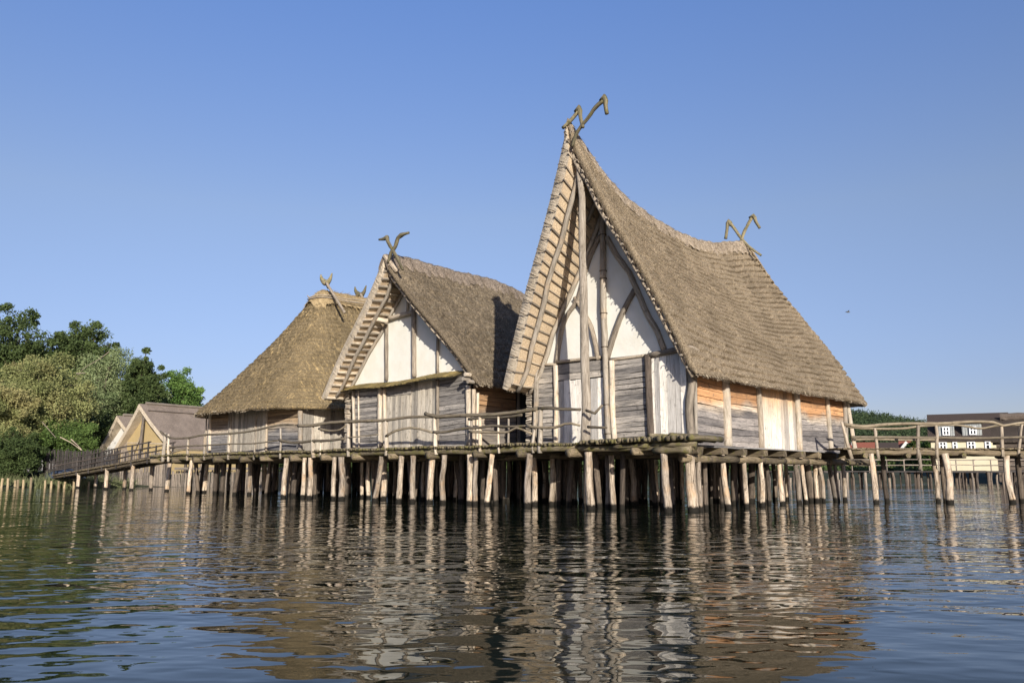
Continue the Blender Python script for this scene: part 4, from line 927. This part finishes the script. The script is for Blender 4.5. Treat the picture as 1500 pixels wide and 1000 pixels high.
mesh_part('window', M['fence_light'], h1_, lambda mb: mb.box(gpl(181, 656), nrm(np.array([.866, -.5, 0])), D_, ZV, .55, .05, .5))
mesh_part('ridge_rail', M['post_dark'], h1_, lambda mb: mb.tube([gpl(217, 601, .0), gpl(217, 601, .0)+D_*10.5], .06, 6, .1))
far_hut('smaller shore hut with a white slanting gable edge, half hidden behind the ochre hut', (178, 609), (144, 658), (212, 660), None, 79, M['white'], None)

PA = thing('palisade', (at(200, 712, 67)[0], 67, 0), 'dark palisade fence of upright stakes behind the sloping ramp on the shore', 'fence')
def stakes(x0, x1, ytop0, ytop1, Y, Y1, mat, nm='stake_row'):
    def f(mb):
        a, b = at(x0, 700, Y), at(x1, 700, Y1); n = int(np.linalg.norm(b-a)/.10)
        for i in range(n):
            t = i/n; p = a*(1-t)+b*t; Yq = Y*(1-t)+Y1*t; zt_ = EYE-(ytop0*(1-t)+ytop1*t-HORIZON)*Yq/1218+random.uniform(-.16, .12)
            mb.tube([np.array([p[0], p[1], -.5]), np.array([p[0]+rng.normal()*.03, p[1]+rng.normal()*.03, zt_])], random.uniform(.032, .052), 6, .06)
    mesh_part(nm, mat, PA, f)
stakes(62, 68, 672, 660, 69, 68.5, M['fence']); stakes(68, 176, 659, 659, 68.5, 68, M['fence']); stakes(176, 246, 661, 664, 67.6, 67.0, M['fence_light']); stakes(246, 500, 690, 690, 67, 66, M['fence_light'])
mesh_part('top_board', M['fence_light'], PA, lambda mb: mb.box(at(370, 686, 66.2), RT, [0, 1, 0], ZV, 6.2, .06, .10))

RP = thing('ramp', (at(165, 700, 58)[0], 58, 0), 'sloping plank ramp with thin pole railings running down from the platform to the left shore', 'ramp')
Ra, Rb = np.array(at(238, 671, 51.)), np.array(at(92, 696, 65.))
RD = nrm(Rb-Ra); RS = nrm(np.cross(RD, ZV)); rL = np.linalg.norm(Rb-Ra)
mesh_part('deck', M['beam'], RP, lambda mb: [mb.box(Ra+RD*t+ZV*.0, RD, RS, np.cross(RD, RS), .11, .8, .05, jit=.01, along='y') for t in np.arange(0, rL, .24)])
mesh_part('beam', M['beam'], RP, lambda mb: [mb.tube([Ra+RS*q-ZV*.15, Ra*.5+Rb*.5+RS*q-ZV*.2, Rb+RS*q-ZV*.15], .11, 8, .08, step=1) for q in (-.6, .6)])
for t in (.16, .40, .70):
    for q in (-.6, .6): p = Ra*(1-t)+Rb*t+RS*q; mb = MB(); mb.tube([np.array([p[0], p[1], -1]), p-ZV*.15], .13, 8, .08, step=.4); mb.build('pile', M['pile'], RP, smooth=True)
for q in (-.75, .75):
    for t in np.linspace(.02, .98, 8): p = Ra*(1-t)+Rb*t+RS*q; mesh_part('post', M['fence'], RP, lambda mb: mb.tube([p-ZV*.3, p+ZV*1.05], .055, 7, .06))
    for hz in (.35, .68, 1.0): mesh_part('rail', M['post_dark'], RP, lambda mb: mb.tube([Ra*(1-t)+Rb*t+RS*q+ZV*(hz+random.uniform(-.04, .04)) for t in np.linspace(0, 1, 9)], .04, 6, .12))

n_st = [(2, 700), (11, 700), (22, 703), (26, 702), (34, 702), (45, 699), (66, 703), (75, 704), (86, 704), (94, 705), (108, 703), (112, 702), (130, 705), (151, 707), (160, 707)]
words = ['first', 'second', 'third', 'fourth', 'fifth', 'sixth', 'seventh', 'eighth', 'ninth', 'tenth', 'eleventh', 'twelfth', 'thirteenth', 'fourteenth', 'fifteenth']
for i, (x, yt) in enumerate(n_st):
    P = at(x, 713, 63.5+random.uniform(-.5, .5)); ht = (713.5-yt)*63.5/1218
    mb = MB(); tl = random.uniform(-.06, .06); b0 = np.array([P[0], P[1], 0]); mb.tube([b0-ZV*.6, b0, b0+np.array([tl*.5, 0, ht*.6]), b0+np.array([tl, 0, ht])], [.085, .085, .08, .08], 8, .05)
    o = mb.build('shore_stake', M['stake'], None, smooth=False); 
    tag(o, f'short pale cut stake standing in the shallows, {words[i]} from the left end of the row', 'stake', 'short stakes along the left shore')

mb = MB()                                                # covered boat on the bank
c = at(103, 686, 66); G = np.zeros((16, 9, 3)); 
for i, t in enumerate(np.linspace(-1, 1, 16)):
    for j, a in enumerate(np.linspace(0, math.pi, 9)):
        w = .65*math.sqrt(max(.02, 1-t**2)); G[i, j] = (c[0]+t*1.6, 65.5+w*math.cos(a), .65+.75*math.sin(a)*(1-.5*t*t)+rng.normal()*.03)
mb.grid(G, np.stack([G[..., 0], G[..., 1]], -1), 0, .5); o = mb.build('covered_boat', M['tarp'], None, smooth=True); tag(o, 'dark blue tarpaulin-covered heap low on the bank at the left end of the palisade', 'covered boat')

# ================================================================== VEGETATION
def leaves(mb, centers, radii, per, size, flat=.8, seed=0, droop=0.):
    for (c, r) in zip(centers, radii):
        n = per; d = rng.normal(size=(n, 3)); d /= np.linalg.norm(d, axis=1, keepdims=True)
        rad = r*(rng.random((n, 1))**.35)*(1+.18*rng.normal(size=(n, 1)))
        P = c + d*rad*np.array([1, 1, flat]); X = rng.normal(size=(n, 3))+d*.6; X /= np.linalg.norm(X, axis=1, keepdims=True)
        Yv = np.cross(X, rng.normal(size=(n, 3))); Yv /= np.linalg.norm(Yv, axis=1, keepdims=True)
        s = size*(.5+rng.random((n, 1))); X = X*s; Yv = Yv*s*.5 - ZV*droop*s
        mb.quads(np.stack([P-X*.5, P+Yv*.5, P+X*.5, P-Yv*.5], 1), np.clip(.5+.22*rng.normal(size=n)+rng.normal()*.16, 0, 1), 0)
def tree(name, label, px, ytop, ybase, wpx, Y, mat, n_clump=70, per=170, size=.34, shape='round', branches=None, group='trees on the left shore', zground=.5, cr=None, flat=.8):
    top = at(px, ytop, Y); hw = wpx/2*Y/1218; zb = at(px, ybase, Y)[2]; x = top[0]
    R_ = thing(name, (x, Y, zground), label, 'tree', group)
    H_ = top[2]-zb; cz = zb+H_*.5
    C_, Rr = [], []
    r0_ = cr or max(.55, hw*.30)
    for i in range(n_clump):
        d = rng.normal(size=3); d /= np.linalg.norm(d); q = rng.random()**.4
        if shape == 'column': w = hw*(.55+.45*math.sin(math.pi*min(1, max(0, (.5+.5*d[2]*q)))))
        else: w = hw
        p = np.array([x+d[0]*q*(w-r0_*.6), Y+d[1]*q*(w-r0_*.6), cz+d[2]*q*(H_/2-r0_*.6)]); C_.append(p); Rr.append(r0_*(.6+.7*rng.random()))
    for i in range(n_clump//7):
        d = rng.normal(size=3); d[2] = abs(d[2])*.9; d /= np.linalg.norm(d); C_.append(np.array([x+d[0]*hw*.97, Y+d[1]*hw, cz+d[2]*H_*.49])); Rr.append(r0_*(.3+.35*rng.random()))
    mb = MB(); leaves(mb, C_, Rr, int(per*2.1), size*.62, flat); mb.build('crown', mat, R_)
    tb = MB(); tr = max(.15, hw*.07); tb.tube([np.array([x, Y, zground-1]), np.array([x+rng.normal()*.3, Y, zb]), np.array([x+rng.normal()*.4, Y, cz]), np.array([x, Y, top[2]-H_*.15])], [tr*1.3, tr, tr*.7, tr*.15], 8, .08, step=1)
    for p in C_[::4]:
        tb.tube([np.array([x, Y, zb+(p[2]-zb)*.45]), (np.array([x, Y, p[2]-.3])+p)/2, p], [tr*.45, tr*.28, tr*.08], 5, .1)
    tb.build('trunk', M['bark'], R_)
    if branches:
        for pts in branches: mesh_part('dead_branch', M['deadwood'], R_, lambda mb: mb.tube([at(*q, Y-hw*.95) for q in pts], [.04]+[.025]*(len(pts)-1), 6, .12, step=.5))
    return R_
tree('oak_tree', 'tall dark green tree at the far left edge, highest crown on the shore', 22, 447, 650, 130, 84, M['leaf_dark'], 230, 100, .40, cr=1.05)
tree('oak_tree', 'dark crown rising behind the willow, left of centre in the shore trees', 128, 471, 620, 105, 88, M['leaf_dark'], 190, 100, .40, cr=.95)
tree('oak_tree', 'narrow dark tree between the willow and the bright poplar', 213, 511, 660, 66, 84, M['leaf_dark'], 150, 90, .36, 'column', cr=.75)
tree('poplar_tree', 'bright green upright tree just left of the hipped thatched house', 264, 540, 680, 74, 92, M['leaf_bright'], 150, 110, .36, 'round', cr=.85)
tree('poplar_tree', 'small green tree peeping over the eave of the hipped thatched house', 287, 566, 680, 40, 95, M['leaf_mid'], 40, 160, .36, 'column')
tree('willow_tree', 'large grey-green willow in the middle of the shore trees', 150, 508, 690, 150, 85, M['leaf_willow'], 130, 210, .30, branches=[[(160, 515), (142, 528), (122, 540), (108, 560)], [(112, 547), (125, 546)]])
tree('willow_tree', 'grey-green willow with rounded crown rising behind the shore huts', 205, 545, 690, 100, 86, M['leaf_willow'], 90, 200, .30)
tree('willow_tree', 'broad olive willow leaning over the water, with bare broken branches', 66, 520, 690, 150, 73, M['leaf_olive'], 140, 210, .30, branches=[[(62, 618), (74, 632), (82, 641)], [(88, 640), (104, 648), (119, 659)], [(104, 643), (114, 652), (120, 659)]])
tree('willow_tree', 'yellow-olive willow hanging low at the left picture edge', 8, 545, 690, 110, 68, M['leaf_olive'], 110, 200, .28)
tree('shrub', 'round bright green bush above the dark palisade', 100, 612, 690, 96, 71.5, M['leaf_mid'], 70, 190, .26)
tree('shrub', 'dark green bush at the water edge behind the leftmost stakes', 22, 628, 712, 90, 66.5, M['leaf_dark'], 80, 190, .24)
tree('shrub', 'dense green bush between the willow and the ochre hut', 150, 600, 690, 70, 82, M['leaf_dark'], 60, 190, .26)

def reeds(mb):
    k = 2600; x = rng.uniform(at(-40, 700, 65)[0], at(190, 700, 65)[0], k); c = rng.random(k) < .75
    y = rng.uniform(64.3, 66.2, k); hgt = .35+1.0*rng.random(k)**2*(.4+.6*(np.sin(x*1.7)+1)/2)
    P = np.stack([x, y, np.zeros(k)], 1); D = np.stack([rng.normal(size=k)*.35, rng.normal(size=k)*.2, np.ones(k)], 1)*hgt[:, None]; X = np.array([[.03, 0, 0]])
    mb.quads(np.stack([P-X, P+X, P+X*.2+D, P-X*.2+D], 1), rng.random(k), 0)
tag(mesh_part('reeds', M['reed'], None, reeds), 'green and straw-coloured reeds growing behind the short stakes on the left shore', 'reeds', None, 'stuff')

# wooded hill
def hillz(x, y):
    t = (x/ y)*1218+750
    return np.interp(t, [300, 800, 1000, 1150, 1235, 1290, 1350, 1400, 1500, 1700], [14, 34, 46, 44, 34.5, 31, 26.5, 23, 17, 8])
mb = MB(); n_, m_ = 90, 14; G = np.zeros((n_, m_, 3))
for i, x in enumerate(np.linspace(-180, 420, n_)):
    for j, y in enumerate(np.linspace(290, 620, m_)):
        G[i, j] = (x, y, min(1, max(0, (y-290)/150))*hillz(x, 450)*.90-.5)
mb.grid(G, G[..., :2]*.1, 0, .5, flip=True); M['ground'] = plain('grassy_bank', (.03, .036, .018), .95, .5, .5)
tag(mb.build('hill', M['ground'], None, smooth=True), None, None, None, 'structure')
def forest(mb):
    k = 1700; x = rng.uniform(60, 330, k); y = rng.uniform(300, 455, k); z = np.clip((y-290)/150, 0, 1)*hillz(x, 450)*.90
    for i in range(k):
        r = rng.uniform(2.2, 4.2); hgt = rng.uniform(1.0, 2.6)
        leaves(mb, [np.array([x[i], y[i], z[i]+hgt])], [r], 100, .85, .95)
    k = 260; x = rng.uniform(-160, 60, k); y = rng.uniform(300, 455, k)
    for i in range(k): leaves(mb, [np.array([x[i], y[i], min(1, (y[i]-290)/150)*hillz(x[i], 450)*.90+2])], [5.5], 30, 2.6, .95)
tag(mesh_part('far_forest', M['leaf_forest'], None, forest), 'dense dark green forest covering the hill beyond the walkway', 'forest', None, 'stuff')
def belt(mb):  # added bushes: a dark backdrop for the gaps between the piles
    k = 330; x = rng.uniform(-38, 95, k); y = rng.uniform(96, 108, k)
    for i in range(k):
        p = x[i]/y[i]*1218+750
        top = 1.6 if p > 1130 else 3.6
        leaves(mb, [np.array([x[i], y[i]+(45 if p > 1130 else 0), top*.5+.4])], [top*.62], 90, .7, .9)
def belt2(mb):  # more added bushes, hiding the bright village walls below the deck line
    k = 260; px = rng.uniform(1225, 1372, k); Yq = rng.uniform(150, 175, k)
    for i in range(k):
        top = 1.17+rng.uniform(18, 31)*Yq[i]/1218; r = rng.uniform(1.2, 2.1)
        leaves(mb, [np.array([(px[i]-750)/1218*Yq[i], Yq[i], max(.8, top-r)*(1 if i % 2 else .5)])], [r], 110, .55, .9)
belt_ = belt
def belt(mb): belt_(mb); belt2(mb)
tag(mesh_part('backdrop_bushes', M['leaf_dark'], None, belt), 'low dark green bushes added as a dark backdrop behind the piles and before the village walls', 'bushes', None, 'stuff')
for x, yt, Y_ in ((1387, 609, 160), (1340, 640, 150), (1357, 636, 145)):
    tree('garden_tree', {1387: 'small tree top peeping over the cream house roof', 1340: 'green garden tree left of the cream house, nearer the hill', 1357: 'green garden tree touching the left end of the cream house'}[x], x, yt, 690, 26 if x != 1387 else 12, Y_, M['leaf_mid'], 40, 120, .5, zground=0, group='garden trees by the cream house')

# bird
bp = at(1242, 457, 60); mb = MB()
mb.tube([bp-RT*.16, bp-RT*.05, bp+RT*.08, bp+RT*.17], [.01, .045, .04, .015], 7, .02)
for sg in (-1, 1): mb.add([bp+RT*.05, bp-RT*.06, bp+np.array([-.02, sg*.20, .10]), bp+np.array([.05, sg*.2, .11]), bp+np.array([-.10, sg*.42, .04])], [[0, 1, 2, 3], [3, 2, 4]], [[(0, 0)]*4, [(0, 0)]*3], .5)
o = mb.build('bird', M['bird'], None); tag(o, 'tiny bird gliding in the empty blue sky right of the tallest house', 'bird')

# ================================================================== GROUND AND WATER
mb = MB(); xs = np.concatenate([[-3000, -800, -300], np.linspace(-120, 200, 120), [500, 1200, 3500]]); ys = np.concatenate([[-300, -50], np.linspace(20, 140, 80), [200, 400, 900, 2500, 5000]])
G = np.zeros((len(xs), len(ys), 3))
for i, x in enumerate(xs):
    for j, y in enumerate(ys):
        shore = np.interp(x, [-300, -60, -34, -22, -12, 5, 30, 200], [40, 56, 65.5, 68.5, 84, 92, 84, 100])
        G[i, j] = (x, y, float(np.clip((y-shore)*.16, -2.2, 1.1))+(.12*rng.random() if abs(x) < 200 else 0))
mb.grid(G, G[..., :2]*.1, 0, .5, flip=True); tag(mb.build('ground', M['ground'], None, smooth=True), None, None, None, 'structure')

m = NT('lake_water'); ob = m.N('NewGeometry').outputs['Position']
def wv(sx, sy, rot, det, loc=0.): return m.noise(m.map(ob, (sx, sy, 1), (loc, loc*1.7, 0), (0, 0, rot)), 1., det, .5, .3)
patch = m.rng(m.noise(m.map(ob, (.05, .14, 1), (3, 5, 0), (0, 0, .15)), 1, 3, .5), .36, .62, .55, 1.5)
big = m.math('MULTIPLY', wv(.30, .5, .12, 1), .048)
mid_ = m.math('ADD', m.math('MULTIPLY', wv(1.0, 1.9, -.15, .4, 4.), .020), m.math('MULTIPLY', wv(2.7, 4.6, .35, .6, 6.), .0115))
sm = m.math('MULTIPLY', wv(3.6, 6.5, .2, 1, 9.), .0035)
h = m.math('ADD', big, m.math('MULTIPLY', m.math('ADD', mid_, sm), patch))
nb = m.N('Bump', {'Height': h, 'Strength': 1.0, 'Distance': 1.0}).outputs[0]
m.fin((.007, .011, .007), .012, nb, .5); m.b.inputs['IOR'].default_value = 1.28
mb = MB(); mb.add([(-3000, -300, 0), (3500, -300, 0), (3500, 5000, 0), (-3000, 5000, 0)], [[0, 1, 2, 3]], [[(0, 0), (1, 0), (1, 1), (0, 1)]], .5)
tag(mb.build('water', m.m, None), None, None, None, 'structure')
